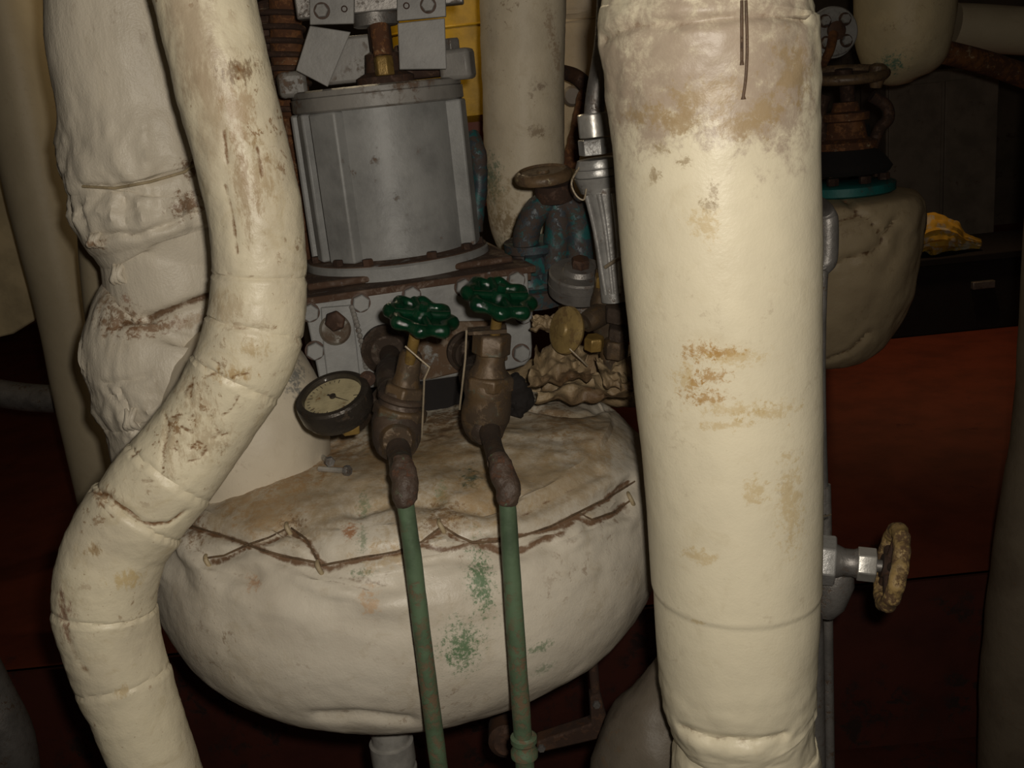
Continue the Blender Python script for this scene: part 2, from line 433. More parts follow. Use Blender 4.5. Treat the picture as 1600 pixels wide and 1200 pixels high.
# --- S-bent pipe in the left foreground
ctrl = chain([(170, -620, 80, 1.30), (225, -400, 80, 1.285), (295, -110, 80, 1.27), (321, 0, 79, 1.26), (346, 110, 77, 1.25), (370, 205, 75, 1.25), (389, 290, 74, 1.25), (402, 370, 72, 1.25), (406, 435, 73, 1.25), (400, 505, 75, 1.245), (380, 567, 74, 1.24), (352, 618, 72, 1.24), (316, 670, 72, 1.24), (275, 725, 74, 1.235),
              (228, 785, 76, 1.235), (190, 840, 77, 1.235), (168, 900, 78, 1.235), (165, 955, 77, 1.235), (180, 1022, 73, 1.235), (208, 1100, 68, 1.235), (244, 1198, 64, 1.235), (285, 1310, 62, 1.235)])
SEAM = []
def d_left(L, a, p, d):
    dr = .0022*nz(p, 9, 1)+.0010*fr(p, 22, 2)+.0005*fr(p, 70, 2)
    for s0, tilt, h in SEAM:
        u = L-s0-tilt*math.cos(a); 
        if 0 < u < .05: dr += h*(1-u/.05)
        if abs(u) < .0035: dr -= .0018
    return dr
dense = catmull(ctrl, 18)
def arc_at(y):
    L = 0
    for i in range(1, len(dense)):
        L += (dense[i][0]-dense[i-1][0]).length
        q = dense[i][0]-CAM; yy = 600-F*q.dot(UP)/q.dot(FW)
        if yy > y: return L
SEAM = [(arc_at(430), .004, .0012), (arc_at(510), .006, .0015), (arc_at(590), .012, .0015), (arc_at(735), .016, .002), (arc_at(800), .02, .004), (arc_at(950), .012, .0018), (arc_at(1058), .01, .0015)]
mb = MB().tube(dense, 112, True, d_left); bv = mb.bvh(); org = V((ctrl[-1][0].x, 1.235, ctrl[-1][0].z))
lines = [surf_line(bv, q) for q in ([(140, 765), (168, 774), (182, 788), (205, 803), (222, 818), (240, 820), (266, 818), (282, 806), (292, 798)], [(95, 930), (105, 985), (120, 1030), (142, 1055)],
        [(355, 428), (385, 433), (420, 430)], [(350, 514), (400, 512), (440, 516)], [(330, 650), (260, 655), (258, 700), (250, 748)], [(295, 720), (320, 705), (322, 690), (345, 678)], [(205, 750), (250, 752), (300, 748)])]
curl = [[(258, 648), (264, 670), (256, 700), (254, 748)], [(268, 652), (288, 646), (306, 650)], [(284, 668), (300, 676), (304, 668)], [(276, 690), (272, 700), (278, 708)], [(296, 722), (312, 716), (322, 704), (320, 690)], [(336, 668), (348, 680), (362, 676)], [(300, 700), (310, 690), (326, 700)], [(352, 600), (370, 586), (392, 584)], [(320, 590), (334, 582), (352, 584)], [(372, 620), (362, 640), (344, 652)],
        [(288, 612), (300, 600), (296, 630)], [(210, 700), (206, 715), (222, 700)], [(150, 776), (168, 800), (180, 812)], [(150, 850), (142, 864)], [(330, 560), (345, 572), (330, 590)], [(368, 100), (378, 112), (390, 108)], [(372, 122), (384, 118)], [(352, 290), (362, 330), (372, 400)], [(350, 205), (356, 260)], [(402, 230), (410, 280)]]
groove(mb, [surf_line(bv, q, 5) for q in curl], .003, .0014, .72, .0035)
groove(mb, lines[:1], .0035, .004, .78, .0042); groove(mb, lines[1:2], .004, .0008, .55, .008); groove(mb, lines[2:], .003, .0012, .5, .004)
sp = []
for (x, y, rx, ry, c, st, ns) in ((300, 60, 60, 120, (.33, .25, .17), .75, 22), (330, 170, 50, 100, (.33, .25, .16), .6, 25), (375, 110, 34, 22, (.14, .075, .03), .8, 110), (370, 180, 30, 60, (.30, .19, .09), .6, 60),
        (405, 270, 30, 60, (.3, .2, .09), .55, 60), (380, 300, 20, 80, (.27, .18, .09), .6, 55), (300, 620, 40, 40, (.23, .12, .04), .4, 80), (265, 680, 22, 60, (.22, .12, .04), .4, 80), (320, 690, 50, 40, (.25, .14, .05), .35, 90), (365, 585, 40, 14, (.33, .2, .06), .7, 80),
        (395, 545, 30, 20, (.34, .22, .07), .5, 70), (200, 905, 26, 24, (.47, .33, .12), .6, 70), (145, 860, 16, 14, (.26, .16, .06), .7, 120), (100, 960, 16, 46, (.17, .055, .03), .7, 80), (165, 775, 30, 16, (.2, .1, .04), .7, 80), (190, 1080, 12, 14, (.4, .27, .1), .5, 80), (350, 480, 50, 30, (.36, .27, .16), .5, 60)):
    h = hit(bv, x, y)
    if h: sp.append((h, (rx*.00078, .06, ry*.00078), c, st, ns))
mat = lag('cream_lagging_bent', (.66, .59, .43), (.55, .485, .36), dirt=(.20, .10, .035), dirt_amt=.8, sstretch=(1, 1, .4), spots=sp, origin=org, rough=.42, bumpd=.0011)
tag(mb.build('lagged_pipe', mat, origin=org), 'S-bent cream lagged pipe with brown scuffs crossing the left foreground', 'pipe')

# --- lumpy jacket pipe behind it
rows = [(-90, 66, 318), (0, 78, 330), (90, 87, 345), (150, 98, 352), (200, 104, 360), (245, 108, 366), (272, 118, 370), (286, 130, 370), (296, 124, 376), (325, 124, 384), (352, 134, 386), (368, 150, 380), (378, 166, 372), (400, 164, 370), (450, 172, 376), (478, 182, 382), (490, 172, 390), (505, 150, 400), (535, 140, 410), (570, 143, 420),
        (596, 154, 425), (612, 168, 428), (640, 172, 440), (680, 178, 452), (712, 184, 455), (770, 196, 450), (900, 215, 440)]
ctrl = rise(stations(rows, 1.66))
def d_jack(L, a, p, d):
    dr = .003*fr(p, 7, 3)
    q = p-CAM; yy = 600-F*q.dot(UP)/q.dot(FW)
    k = math.exp(-((yy-250)/75)**2)
    dr += k*(.007*fr((p.x, p.y, p.z*.75), 15, 6)+.010*(.45-abs(nz((p.x, p.y, p.z*.55), 20, 3)))+.005*(.4-abs(nz((p.x, p.y, p.z*.8), 38, 8))))
    dr += .004*(.4-abs(nz((p.x, p.y, p.z*.3), 14, 5)))
    k = math.exp(-((yy-328)/30)**2)
    dr += k*(.010*(.45-abs(nz((p.x, p.y, p.z*.5), 26, 4)))+.012*fr((p.x, p.y, p.z*.6), 22, 1)+.004*math.sin(a*19+3*nz(p, 6)))
    k = math.exp(-((yy-545)/50)**2); left = max(0, -d.x-.15)
    dr += k*left*(.009*math.sin(a*40+9*nz(p, 9))*(.5+nz(p, 14, 4)))+k*.004*fr(p, 10, 8)
    k = math.exp(-((yy-650)/45)**2)
    dr += k*(.010*fr((p.x, p.y, p.z), 16, 12)+.010*(.45-abs(nz((p.x, p.y, p.z*.6), 22, 7))))
    return dr
mb = MB().tube(catmull(ctrl, 9), 150, True, d_jack); bv = mb.bvh(); org = V((ctrl[-1][0].x, 1.66, ctrl[-1][0].z))
lines = [surf_line(bv, q) for q in ([(128, 292), (180, 294), (235, 284), (290, 268), (305, 255)], [(150, 372), (185, 366), (215, 370), (260, 352), (310, 330)], [(185, 505), (230, 498), (280, 480), (331, 462)], [(160, 600), (200, 596), (230, 588)], [(185, 610), (205, 650), (230, 690)], [(165, 610), (190, 640)])]
groove(mb, lines[0:1], .005, .006, .25, .004); groove(mb, lines[1:2], .006, .007, .4, .005); groove(mb, lines[2:3], .007, .010, .75, .007); groove(mb, lines[3:], .006, .006, .3, .004)
sp = []
for (x, y, rx, ry, c, st, ns) in ((292, 320, 26, 24, (.17, .085, .035), .85, 60), (300, 262, 20, 16, (.15, .075, .03), .85, 70), (150, 382, 18, 14, (.2, .1, .04), .8, 70), (180, 500, 40, 30, (.19, .10, .045), .8, 60), (235, 512, 70, 14, (.2, .1, .045), .8, 60), (160, 470, 14, 30, (.22, .12, .05), .6, 60), (196, 468, 12, 8, (.3, .15, .09), .7, 60), (300, 500, 60, 14, (.34, .22, .12), .5, 50)):
    h = hit(bv, x, y)
    if h: sp.append((h, (rx*.00098, .08, ry*.00098), c, st, ns))
mat = lag('cream_lagging_jacket', (.63, .565, .455), (.52, .465, .375), dirt_amt=.25, stretch=(1, 1, .4), spots=sp, origin=org, rough=.42, bumpd=.0022)
jk = thing('lagged_pipe', org, 'fat lumpy lagging jacket with a puffed tied cuff, just behind the S-bent pipe', 'pipe')
mb.build('lagging_jacket', mat, jk)
# tie string, fabric knots
st_ = surf_line(bv, [(130, 291), (180, 294), (235, 284), (290, 268), (306, 254)])
MB().tube([(p+V((0, -.002, 0)), .0022) for p in st_], 8).build('tie_string', M['hook'], jk)
for (x, y, s_) in ((186, 428, 19), (206, 655, 22), (150, 375, 13)):
    c = hit(bv, x, y)
    if not c: continue
    mbk = MB()
    for k in range(3):
        b_ = [c+V((.006*(k-1)+.004*math.sin(q*1.3+k), -.010*math.sin(q*math.pi/4), (.5-q/4)*s_*.0016)) for q in range(5)]
        mbk.tube(catmull([(v, .005 if 0 < i < 4 else .002) for i, v in enumerate(b_)], 4), 10)
    mbk.build('fabric_knot', mat, jk)
# flared boot of the jacket towards the drum
ctrl = chain([(322, 535, 70, 1.66), (348, 575, 104, 1.63), (374, 625, 124, 1.59), (392, 680, 122, 1.56), (405, 760, 112, 1.55), (410, 840, 100, 1.55)])
mb = MB().tube(catmull(ctrl, 9), 72, True, lambda L, a, p, d: .004*fr(p, 9, 5)+.001*fr(p, 40)); bvb = mb.bvh()
sp = []
h = hit(bvb, 462, 590)
if h: sp.append((h, (.016, .05, .030), (.11, .12, .12), .8, 70))
mat = lag('cream_lagging_boot', (.58, .51, .395), (.50, .435, .335), dirt_amt=.2, spots=sp, origin=org, bumpd=.0006)
mb.build('lagging_boot', mat, jk)
# plain pipe just behind the jacket, and the farther tan one
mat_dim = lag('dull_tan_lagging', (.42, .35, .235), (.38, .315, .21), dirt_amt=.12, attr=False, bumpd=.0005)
ctrl = rise(chain([(190, 200, 68, 2.1), (198, 400, 70, 2.1), (222, 580, 70, 2.12), (255, 680, 68, 2.18), (330, 750, 66, 2.3), (420, 780, 66, 2.36), (520, 790, 66, 2.4)]))
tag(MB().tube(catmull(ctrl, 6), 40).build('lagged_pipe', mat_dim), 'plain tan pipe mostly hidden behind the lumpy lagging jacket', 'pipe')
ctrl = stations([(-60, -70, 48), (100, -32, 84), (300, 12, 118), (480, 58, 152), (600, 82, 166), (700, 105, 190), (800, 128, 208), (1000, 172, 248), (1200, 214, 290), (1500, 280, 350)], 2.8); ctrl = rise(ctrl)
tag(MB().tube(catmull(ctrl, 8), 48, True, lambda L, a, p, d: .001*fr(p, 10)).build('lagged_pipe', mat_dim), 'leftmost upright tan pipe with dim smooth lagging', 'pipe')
c = at(-30, 600, 2.6)
mb = MB().tube(catmull(chain([(-120, 590, 22, 3.2), (20, 618, 22, 3.2), (115, 625, 22, 3.2), (180, 630, 22, 3.3)]), 6), 24)
tag(mb.build('steel_pipe', M['dull']), 'dim grey level pipe passing behind the leftmost upright pipe', 'pipe')
# tan casing at the far left, its lower corner cut on a slant
P = [at(-140, 150, 3.2), at(-60, 150, 3.2), at(78, 486, 3.2), at(20, 522, 3.2), at(-140, 560, 3.2)]
tag(MB().prism([P[4], P[3], P[2], at(60, 300, 3.2), at(40, -80, 3.2), at(-140, -80, 3.2)], V((0, .35, 0))).build('steel_casing', M['tan'], bevel=.006), 'flat tan steel casing at the left edge ending above the red floor', 'casing')
ctrl = chain([(-60, 1010, 40, 2.0), (-20, 1090, 40, 2.0), (10, 1160, 42, 2.0), (20, 1260, 44, 2.0)])
tag(MB().tube(catmull(ctrl, 6), 24).build('bilge_pipe', M['dull']), 'dim grey pipe end in the lower left corner', 'pipe')

# ------------------------------------------------------------------ lagged drum
DC = at(641, 800, 1.66); DX, DY = DC.x, 1.66
prof = [(0.0, .972), (.10, .972), (.20, .968), (.28, .96), (.33, .95), (.365, .935), (.39, .91), (.408, .88), (.42, .84), (.425, .80), (.424, .755), (.412, .705), (.388, .655), (.352, .618), (.305, .595), (.23, .583), (.12, .58), (0, .58)]
pd = catmull([(V((r*1.033, 0, z)), 0.0) for r, z in prof], 9)
mb = MB(); vs = []; fs = []; n = 300; m = len(pd)
for i, (q, _) in enumerate(pd):
    for k in range(n):
        a = 2*math.pi*k/n; d = V((math.cos(a), math.sin(a), 0)); r, z = max(q.x, 1e-4), q.z
        p = V((DX, DY, z))+d*r
        lump = .0035*fr(p, 5, 2)+.0010*fr(p, 18, 7)+.0004*fr(p, 60, 1)
        wr = math.exp(-((z-.885)/.05)**2)*(.0045*math.sin(a*9+5*nz(p, 5)+z*90)+.006*fr((p.x, p.y, p.z*2.2), 11, 5)) if r > .3 else 0
        if r > .25 and z < .68: wr += .005*fr(p, 9, 11)*min(1, (.68-z)/.05)
        nv = V((0, 0, 1)) if (z > .93 and r < .37) else d
        if z > .9 and r < .36: p.z += .009*fr(p, 6, 3)*min(1, r/.1)+.0025*fr(p, 22, 8)
        p += nv*(lump+wr)*(min(1, r/.08))
        vs.append(p)
for i in range(m-1):
    for k in range(n):
        k2 = (k+1) % n; fs.append((i*n+k, (i+1)*n+k, (i+1)*n+k2, i*n+k2))
mb.add(vs, fs); bv = mb.bvh(); org = V((DX, DY, .58))
LACE = [[(268, 808), (300, 822), (340, 834), (378, 847), (405, 858), (440, 868), (500, 880)], [(322, 872), (350, 868), (385, 852), (420, 840), (452, 824)], [(455, 825), (478, 842), (492, 868), (500, 882)], [(500, 884), (560, 872), (620, 862), (660, 846), (690, 822)],
        [(692, 822), (716, 838), (740, 848), (775, 846), (815, 838), (862, 822), (905, 800), (950, 778), (992, 752)], [(740, 848), (790, 862), (820, 858)], [(660, 848), (700, 858), (760, 845)], [(905, 802), (925, 812), (960, 800), (985, 782)], [(820, 858), (870, 838), (905, 802)]]
lines = [surf_line(bv, q, 7) for q in LACE]
groove(mb, lines, .012, .010, .82, .006)
FOLD = [[(430, 870), (500, 900), (590, 925)], [(640, 880), (700, 868), (770, 880)], [(300, 850), (345, 890), (400, 905)], [(860, 850), (930, 820), (985, 800)], [(560, 800), (620, 780), (680, 786)], [(820, 800), (880, 770), (940, 735)], [(480, 880), (560, 905), (620, 915)], [(520, 895), (580, 900), (640, 890)], [(840, 605), (900, 612), (960, 600)], [(835, 640), (900, 650), (985, 625)], [(720, 790), (760, 800), (800, 780)], [(360, 745), (420, 728), (470, 700), (500, 682)], [(1024, 985), (980, 1010), (930, 1040)], [(500, 1120), (560, 1118), (640, 1128)]]
groove(mb, [surf_line(bv, q, 7) for q in FOLD], .012, .009, .5, .005)
sp = []
GR = (.09, .17, .08)
for (x, y, rx, ry) in ((560, 740, 230, 70), (760, 730, 220, 80), (900, 660, 190, 70), (420, 790, 170, 40), (650, 690, 200, 40), (880, 760, 160, 40)):
    h = hit(bv, x, y)
    if h: sp.append((h, (rx*.00098, .16, ry*.0012), (.33, .235, .125), .62, 9))
for (x, y, rx, ry, c, st, ns) in ((751, 905, 20, 60, GR, .9, 120), (722, 1012, 30, 38, GR, .85, 110), (712, 1020, 30, 12, GR, .5, 110), (845, 1012, 22, 8, GR, .7, 100), (850, 1045, 22, 9, GR, .5, 100), (735, 747, 18, 7, (.03, .07, .05), .9, 80), (568, 790, 10, 30, (.13, .19, .10), .6, 90), (566, 845, 8, 24, (.13, .19, .10), .6, 90), (690, 770, 10, 14, (.13, .2, .1), .5, 90), (565, 900, 20, 5, (.12, .17, .09), .7, 90),
        (548, 831, 16, 6, (.32, .12, .03), .8, 80), (575, 945, 16, 20, (.5, .28, .12), .5, 60), (395, 915, 14, 8, (.42, .22, .1), .6, 60), (520, 700, 70, 40, (.28, .16, .07), .7, 35), (600, 710, 60, 40, (.33, .2, .09), .5, 35), (460, 730, 70, 26, (.3, .17, .07), .7, 35), (400, 760, 80, 20, (.35, .22, .1), .6, 35), (700, 680, 90, 24, (.30, .19, .09), .6, 35), (690, 660, 50, 12, (.16, .085, .035), .7, 40), (850, 590, 80, 30, (.22, .12, .05), .75, 35), (940, 590, 70, 24, (.2, .11, .045), .75, 35), (880, 650, 70, 12, (.22, .125, .055), .7, 40), (930, 690, 70, 30, (.38, .25, .12), .5, 35), (750, 780, 70, 30, (.36, .23, .1), .5, 40), (640, 800, 60, 30, (.36, .25, .12), .45, 40),
        (300, 830, 30, 16, (.2, .11, .05), .8, 60), (455, 822, 26, 10, (.14, .075, .03), .8, 60), (690, 815, 36, 12, (.18, .095, .035), .8, 60), (600, 875, 50, 14, (.42, .28, .12), .5, 50), (1010, 980, 16, 50, (.36, .2, .07), .6, 50), (420, 800, 80, 20, (.36, .23, .11), .5, 40)):
    h = hit(bv, x, y)
    if h: sp.append((h, (rx*.00098, .0016*rx+.02, ry*.0012), c, st, ns))
mat = lag('drum_lagging', (.60, .545, .45), (.51, .455, .37), dirt=(.17, .09, .04), dirt_amt=.5, spots=sp, origin=org, rough=.42, bumpd=.0012)
drum = thing('lagged_drum', org, 'large squat drum in cream canvas lagging laced around its upper rim', 'drum')
mb.build('lagging', mat, drum); drum_bv = mb.bvh()
for ln in LACE[:5]+LACE[7:8]:
    pts = surf_line(drum_bv, ln, 8)
    MB().tube([(p+(CAM-p).normalized()*.0004, .0016+.0005*nz(p, 50)) for p in pts], 8).build('lace', M['lace'], drum)
for (x, y) in ((326, 876), (452, 826), (690, 821), (985, 778), (500, 886)):
    c = hit(drum_bv, x, y)
    if not c: continue
    MB().tube(catmull([(c+V((-.003, .003, .008)), .0025), (c+V((-.002, -.006, .006)), .0034), (c+V((.002, -.008, -.004)), .0034), (c+V((.004, -.003, -.012)), .003)], 5), 10).build('lacing_hook', M['hook'], drum)
# black neck added to stand for the dark gap between drum and pump block
nk = at(690, 615, 1.76); nk.z = .95
MB().lathe((nk.x-.02, 1.85, .955), (0, 0, 1), [(0, .14), (.03, .13), (.06, .125), (.072, .125)], 40).build('neck', M['soot_and_shade'], drum)
mat_col = lag('collar_lagging', (.34, .25, .145), (.20, .13, .07), dirt=(.09, .045, .02), dirt_amt=.9, attr=False, bumpd=.003)
cc_ = [(at(x, y, Y), hw*mpp(at(x, y, Y))) for x, y, hw, Y in ((800, 612, 34, 1.86), (850, 600, 44, 1.86), (900, 590, 48, 1.86), (950, 585, 50, 1.84), (1010, 590, 48, 1.80), (1070, 610, 46, 1.74))]
MB().tube(catmull(cc_, 14), 48, True, lambda L, a, p, d: .008*fr(p, 12, 4)+.004*fr(p, 40, 2)).build('lagging_collar', mat_col, drum)
# two loose bolts lying on the drum
for (a, b_, lab) in (((494, 712), (516, 727), 'small loose bolt lying on the drum, nearer the gauge'), ((500, 738), (544, 741), 'small loose bolt lying on the drum, lower of the two')):
    p, q = hit(drum_bv, *a), hit(drum_bv, *b_)
    p, q = p+V((0, -.001, .006)), q+V((0, -.001, .006)); ax = (q-p).normalized()
    t = thing('loose_bolt', (p+q)/2-V((0, 0, .005)), lab, 'bolt', 'loose bolts on the drum')
    MB().rod(p, q-ax*.004, .0042, n=12).build('shank', M['steel'], t)
    MB().hexa(q-ax*.004, ax, .0085, .008).build('bolt_head', M['dull'], t)

# ------------------------------------------------------------------ pump block under the cylinder
A = at(470, 467, 1.66); B = at(824, 413, 1.75)
ex = V((B.x-A.x, B.y-A.y, 0)).normalized(); ez = V((0, 0, 1)); ey = ez.cross(ex)     # ey points back
W = (V((B.x, B.y, 0))-V((A.x, A.y, 0))).length; ZL = (A.z+B.z)/2
def onp(px, py, off=0.0):
    """point on the block's front face"""
    d = ray(px, py); n = ey; t = (V((A.x, A.y, 0))-CAM).dot(n)/d.dot(n); return CAM+d*t-ey*off
blk = thing('pump_block', V((A.x, A.y, ZL-.2))+ex*W/2+ey*.2, 'grey painted pump block with hexagon bolts, beneath the grey cylinder', 'machine block')
zb = onp(800, 572).z
hgt = ZL-zb
cc = V((A.x, A.y, 0))+ex*W/2
MB().box(cc+ey*.22+ez*(ZL-.006), ex*(W/2+.012), ey*.232, ez*.006).build('top_ledge', M['ledge'], blk, bevel=.002)
MB().box(cc+ey*.22+ez*(ZL-.019), ex*(W/2+.004), ey*.224, ez*.0065).build('gasket_plate', M['ledge'], blk, bevel=.001)
zz = ZL-.026
MB().box(cc+ey*.215+ez*((zz+zb)/2), ex*(W/2-.01), ey*.2, ez*((zz-zb)/2)).build('body', M['grey_dirty'], blk, bevel=.006)
# front cover plate with rounded lower right corner
def pl(px, py): return onp(px, py, .012)
poly = [pl(474, 474), pl(500, 600), pl(560, 606), pl(640, 596), pl(780, 577), pl(800, 574), pl(818, 568), pl(828, 556), pl(829, 540), pl(822, 424)]
MB().prism(poly, ey*.030).build('cover_plate', M['grey'], blk, bevel=.003)
# worn brown patch where the pipes enter: raised boss plates
MB().prism([onp(585, 520, .018), onp(590, 592, .018), onp(668, 590, .018), onp(790, 560, .018), onp(786, 498, .018), onp(700, 500, .018), onp(640, 512, .018)], ey*.012).build('boss_plate', paint('boss_grime', (.17, .125, .085), (.09, .05, .025), .8, .55, second=(.2, .2, .19), second_amt=(.55, .65)), blk, bevel=.003)
rw = paint('bolt_rust_ring', (.085, .05, .035), (.06, .03, .015), .5, .7)
def hexbolt(px, py, r, parent=blk, off=.012, mat='bolt'):
    c = onp(px, py, off)
    w_ = MB().lathe(c, -ey, [(0, r*1.10), (.0015, r*1.10), (.002, r*1.0)], 24).build('washer', rw, parent)
    MB().hexa(c-ey*.0015, -ey, r, .010, rot=.3).build('bolt_head', M[mat], parent)
for (x, y) in ((483, 486), (562, 471), (641, 459), (722, 447), (803, 436), (491, 545), (811, 549), (815, 490)):
    hexbolt(x, y, .0150)
# raised bracket strip with a rusty drain boss
poly = [onp(500, 478, .012), onp(504, 540, .012), onp(511, 598, .012), onp(562, 596, .012), onp(556, 540, .012), onp(548, 474, .012)]
MB().prism([p-ey*.006 for p in poly], ey*.008).build('bracket_strip', M['grey'], blk, bevel=.002)
c = onp(522, 512, .016); MB().lathe(c, -ey+ez*.2, [(0, .026), (.006, .026), (.010, .022)], 28).build('boss_ring', paint('ring_grime', (.17, .15, .12), (.08, .05, .03), .7, .5), blk)
c = onp(521, 498, .018); MB().hexa(c, -ey+ez*.15, .0175, .022, rot=.2).build('drain_plug', M['rust_dark'], blk, bevel=.002)
c1 = [onp(548, 478, .022), onp(556, 505, .024), onp(566, 545, .022), onp(570, 570, .02)]
mbw = MB()
for k in range(16):
    t = k/15*3; i = min(2, int(t)); p = c1[i].lerp(c1[i+1], t-i); mbw.lathe(p-ex*.004, (1, 0, .35), [(0, .003), (.004, .0055), (.008, .003)], 8)
mbw.build('weld_bead', M['grey_dirty'], blk)

# ------------------------------------------------------------------ grey cylinder
cyc = at(612, 300, 1.93); CX, CY = cyc.x, 1.90
zt = at(592, 122, 1.73).z; zb2 = ZL
cyl = thing('steam_cylinder', (CX, CY, zb2), 'large grey painted upright cylinder with flanged cover and sheet-metal flaps on top', 'cylinder')
R_ = 118*mpp(V((CX, CY-.1, (zt+zb2)/2)))
MB().lathe((CX, CY, zb2), ez, [(0, R_+.038), (.022, R_+.038), (.026, R_+.034), (.028, R_+.004), (.036, R_), (.30, R_), (zt-zb2-.045, R_), (zt-zb2-.04, R_+.002)], 72).build('barrel', M['grey'], cyl, sharp=30)
MB().lathe((CX, CY, zt-.045), ez, [(0, R_+.018), (.003, R_+.022), (.024, R_+.022), (.0245, R_+.018), (.026, R_+.020), (.034, R_+.019), (.037, R_+.012), (.039, .02)], 72).build('cover', M['grey_dirty'], cyl, sharp=30)
MB().lathe((CX, CY, zb2+.0255), ez, [(0, R_+.035), (.0015, R_+.034), (.003, R_+.012), (.006, R_+.001)], 64).build('grimy_ring', M['ledge'], cyl)
# base flange square pads
MB().box(V((CX, CY, zb2+.006)), ex*(R_+.05), ey*(R_+.02), ez*.006).build('base_pad', M['ledge'], cyl, bevel=.004)
# vertical pilasters
for (ang, wd, dp) in ((-172, .022, .026), (-152, .014, .020), (-126, .030, .018), (-12, .022, .024)):
    a = math.radians(ang); d = V((math.cos(a), math.sin(a), 0)); t_ = V((-d.y, d.x, 0))
    MB().box(V((CX, CY, (zb2+.03+zt-.045)/2))+d*(R_+dp/2-.004), d*(dp/2+.004), t_*wd, ez*((zt-.045-zb2-.03)/2)).build('vertical_rib', M['grey'], cyl, bevel=.004)
for ang in (-160, -128, -105, -62, -30, -5, 178):
    a = math.radians(ang); d = V((math.cos(a), math.sin(a), 0))
    MB().hexa(V((CX, CY, zb2+.027))+d*(R_+.021), ez, .010, .011, rot=a).build('flange_nut', M['rust_dark'], cyl)
# cover lug with stud, right
d = V((math.cos(math.radians(-14)), math.sin(math.radians(-14)), 0))
MB().box(V((CX, CY, zt+.012))+d*(R_+.022), d*.028, V((-d.y, d.x, 0))*.024, ez*.026).build('lug', M['grey_dirty'], cyl, bevel=.008)
MB().hexa(V((CX, CY, zt+.036))+d*(R_+.014), ez, .017, .02).build('flange_nut', M['dull'], cyl, bevel=.001)
d = V((math.cos(math.radians(196)), math.sin(math.radians(196)), 0))
MB().box(V((CX, CY, zt+.006))+d*(R_+.016), d*.024, V((-d.y, d.x, 0))*.022, ez*.022).build('lug', M['grey_dirty'], cyl, bevel=.008)
# rod gear on top
sx = at(585, 15, 1.86)
MB().lathe((sx.x, 1.86, sx.z-.028), ez, [(0, .034), (.002, .039), (.16, .039)], 40).build('crosshead_sleeve', M['dull'], cyl)
MB().lathe((sx.x+.004, 1.86, zt-.008), ez, [(0, .05), (.012, .05), (.02, .034), (.05, .03), (.055, .02), (.12, .02)], 32).build('gland', M['rust_dark'], cyl)
g = at(602, 118, 1.80)
MB().hexa(g, ez, .017, .032, rot=.4).build('oil_cup', M['brass'], cyl, bevel=.002)
MB().rod(g+V((0, .006, .03)), at(592, 40, 1.82), .016).build('drain_pipe', M['rust'], cyl)
MB().box(at(668, 95, 1.95), V((.055, 0, 0)), V((0, .05, 0)), V((0, 0, .03))).build('yoke_foot', M['rust_dark'], cyl, bevel=.006)
MB().box(at(545, 95, 1.97), V((.05, 0, 0)), V((0, .05, 0)), V((0, 0, .04))).build('yoke_foot', M['grey_dirty'], cyl, bevel=.006)
def plate(name, pix, Y, th, mat, dY=0):
    pts = [at(x, y, Y+(dY*(x-pix[0][0])/100)) for x, y in pix]
    return MB().prism(pts[::-1], V((0, th, 0))).build(name, mat, cyl, bevel=.0015)
plate('clamp_plate', [(482, -60), (484, 39), (553, 37), (554, -60)], 1.80, .012, M['flap'])
plate('clamp_plate', [(620, -60), (620, 33), (697, 26), (695, -60)], 1.80, .012, M['flap'])
MB().box(at(590, -30, 1.84), V((.14, 0, 0)), V((0, .02, 0)), V((0, 0, .05))).build('crosshead_bar', M['dull'], cyl, bevel=.003)
plate('sheet_flap', [(484, 40), (462, 110), (512, 136), (548, 50)], 1.792, .003, M['flap'])
plate('sheet_flap', [(621, 36), (624, 109), (698, 108), (695, 28)], 1.792, .003, M['flap'])
for (x, y) in ((503, 17), (669, 8)):
    c = at(x, y, 1.80); MB().lathe(c, (0, -1, 0), [(0, .0135), (.0015, .0135), (.002, .0125)], 24).build('washer', rw, cyl)
    MB().hexa(c, (0, -1, .05), .0115, .008).build('bolt_head', M['flap'], cyl)
for (x, y) in ((538, 14), (635, 9)):
    c = at(x, y, 1.80); MB().lathe(c+V((0, .004, 0)), (0, -1, 0), [(0, .0055), (.005, .0055), (.005, .0035), (.002, .0034)], 16).build('bolt_hole', M['rust_dark'], cyl)

# rusty spring column left of the cylinder
sb = at(470, 400, 2.05)
spc = thing('spring_column', (sb.x, 2.05, sb.z), 'rusty column with a coil spring, between the S-bent pipe and the cylinder', 'column')
ctrl = chain([(445, -60, 26, 2.05), (447, 30, 26, 2.05), (452, 110, 26, 2.05), (462, 180, 26, 2.05), (466, 230, 26, 2.05), (476, 300, 27, 2.05), (484, 360, 28, 2.05), (494, 430, 30, 2.05)])
MB().tube(catmull(ctrl, 12), 32, True, lambda L, a, p, d: .004*fr(p, 14)+(.006 if (L*11) % 1 < .45 and p.z < ctrl[3][0].z else -.001)).build('stem', M['rust'], spc)
mbs = MB(); c0, c1 = at(432, 5, 2.05), at(452, 175, 2.05); pts = []
for k in range(200):
    t = k/199; a = t*2*math.pi*8; p = c0.lerp(c1, t); pts.append((p+V((math.cos(a), math.sin(a), 0))*.044, .0055))
mbs.tube(pts, 8).build('coil_spring', M['rust_dark'], spc)
c = at(430, 40, 2.0)
MB().lathe(at(425, 45, 2.12), (0, -1, .2), [(0, .05), (.02, .05), (.025, .04)], 28).build('collar', M['rust_dark'], spc)

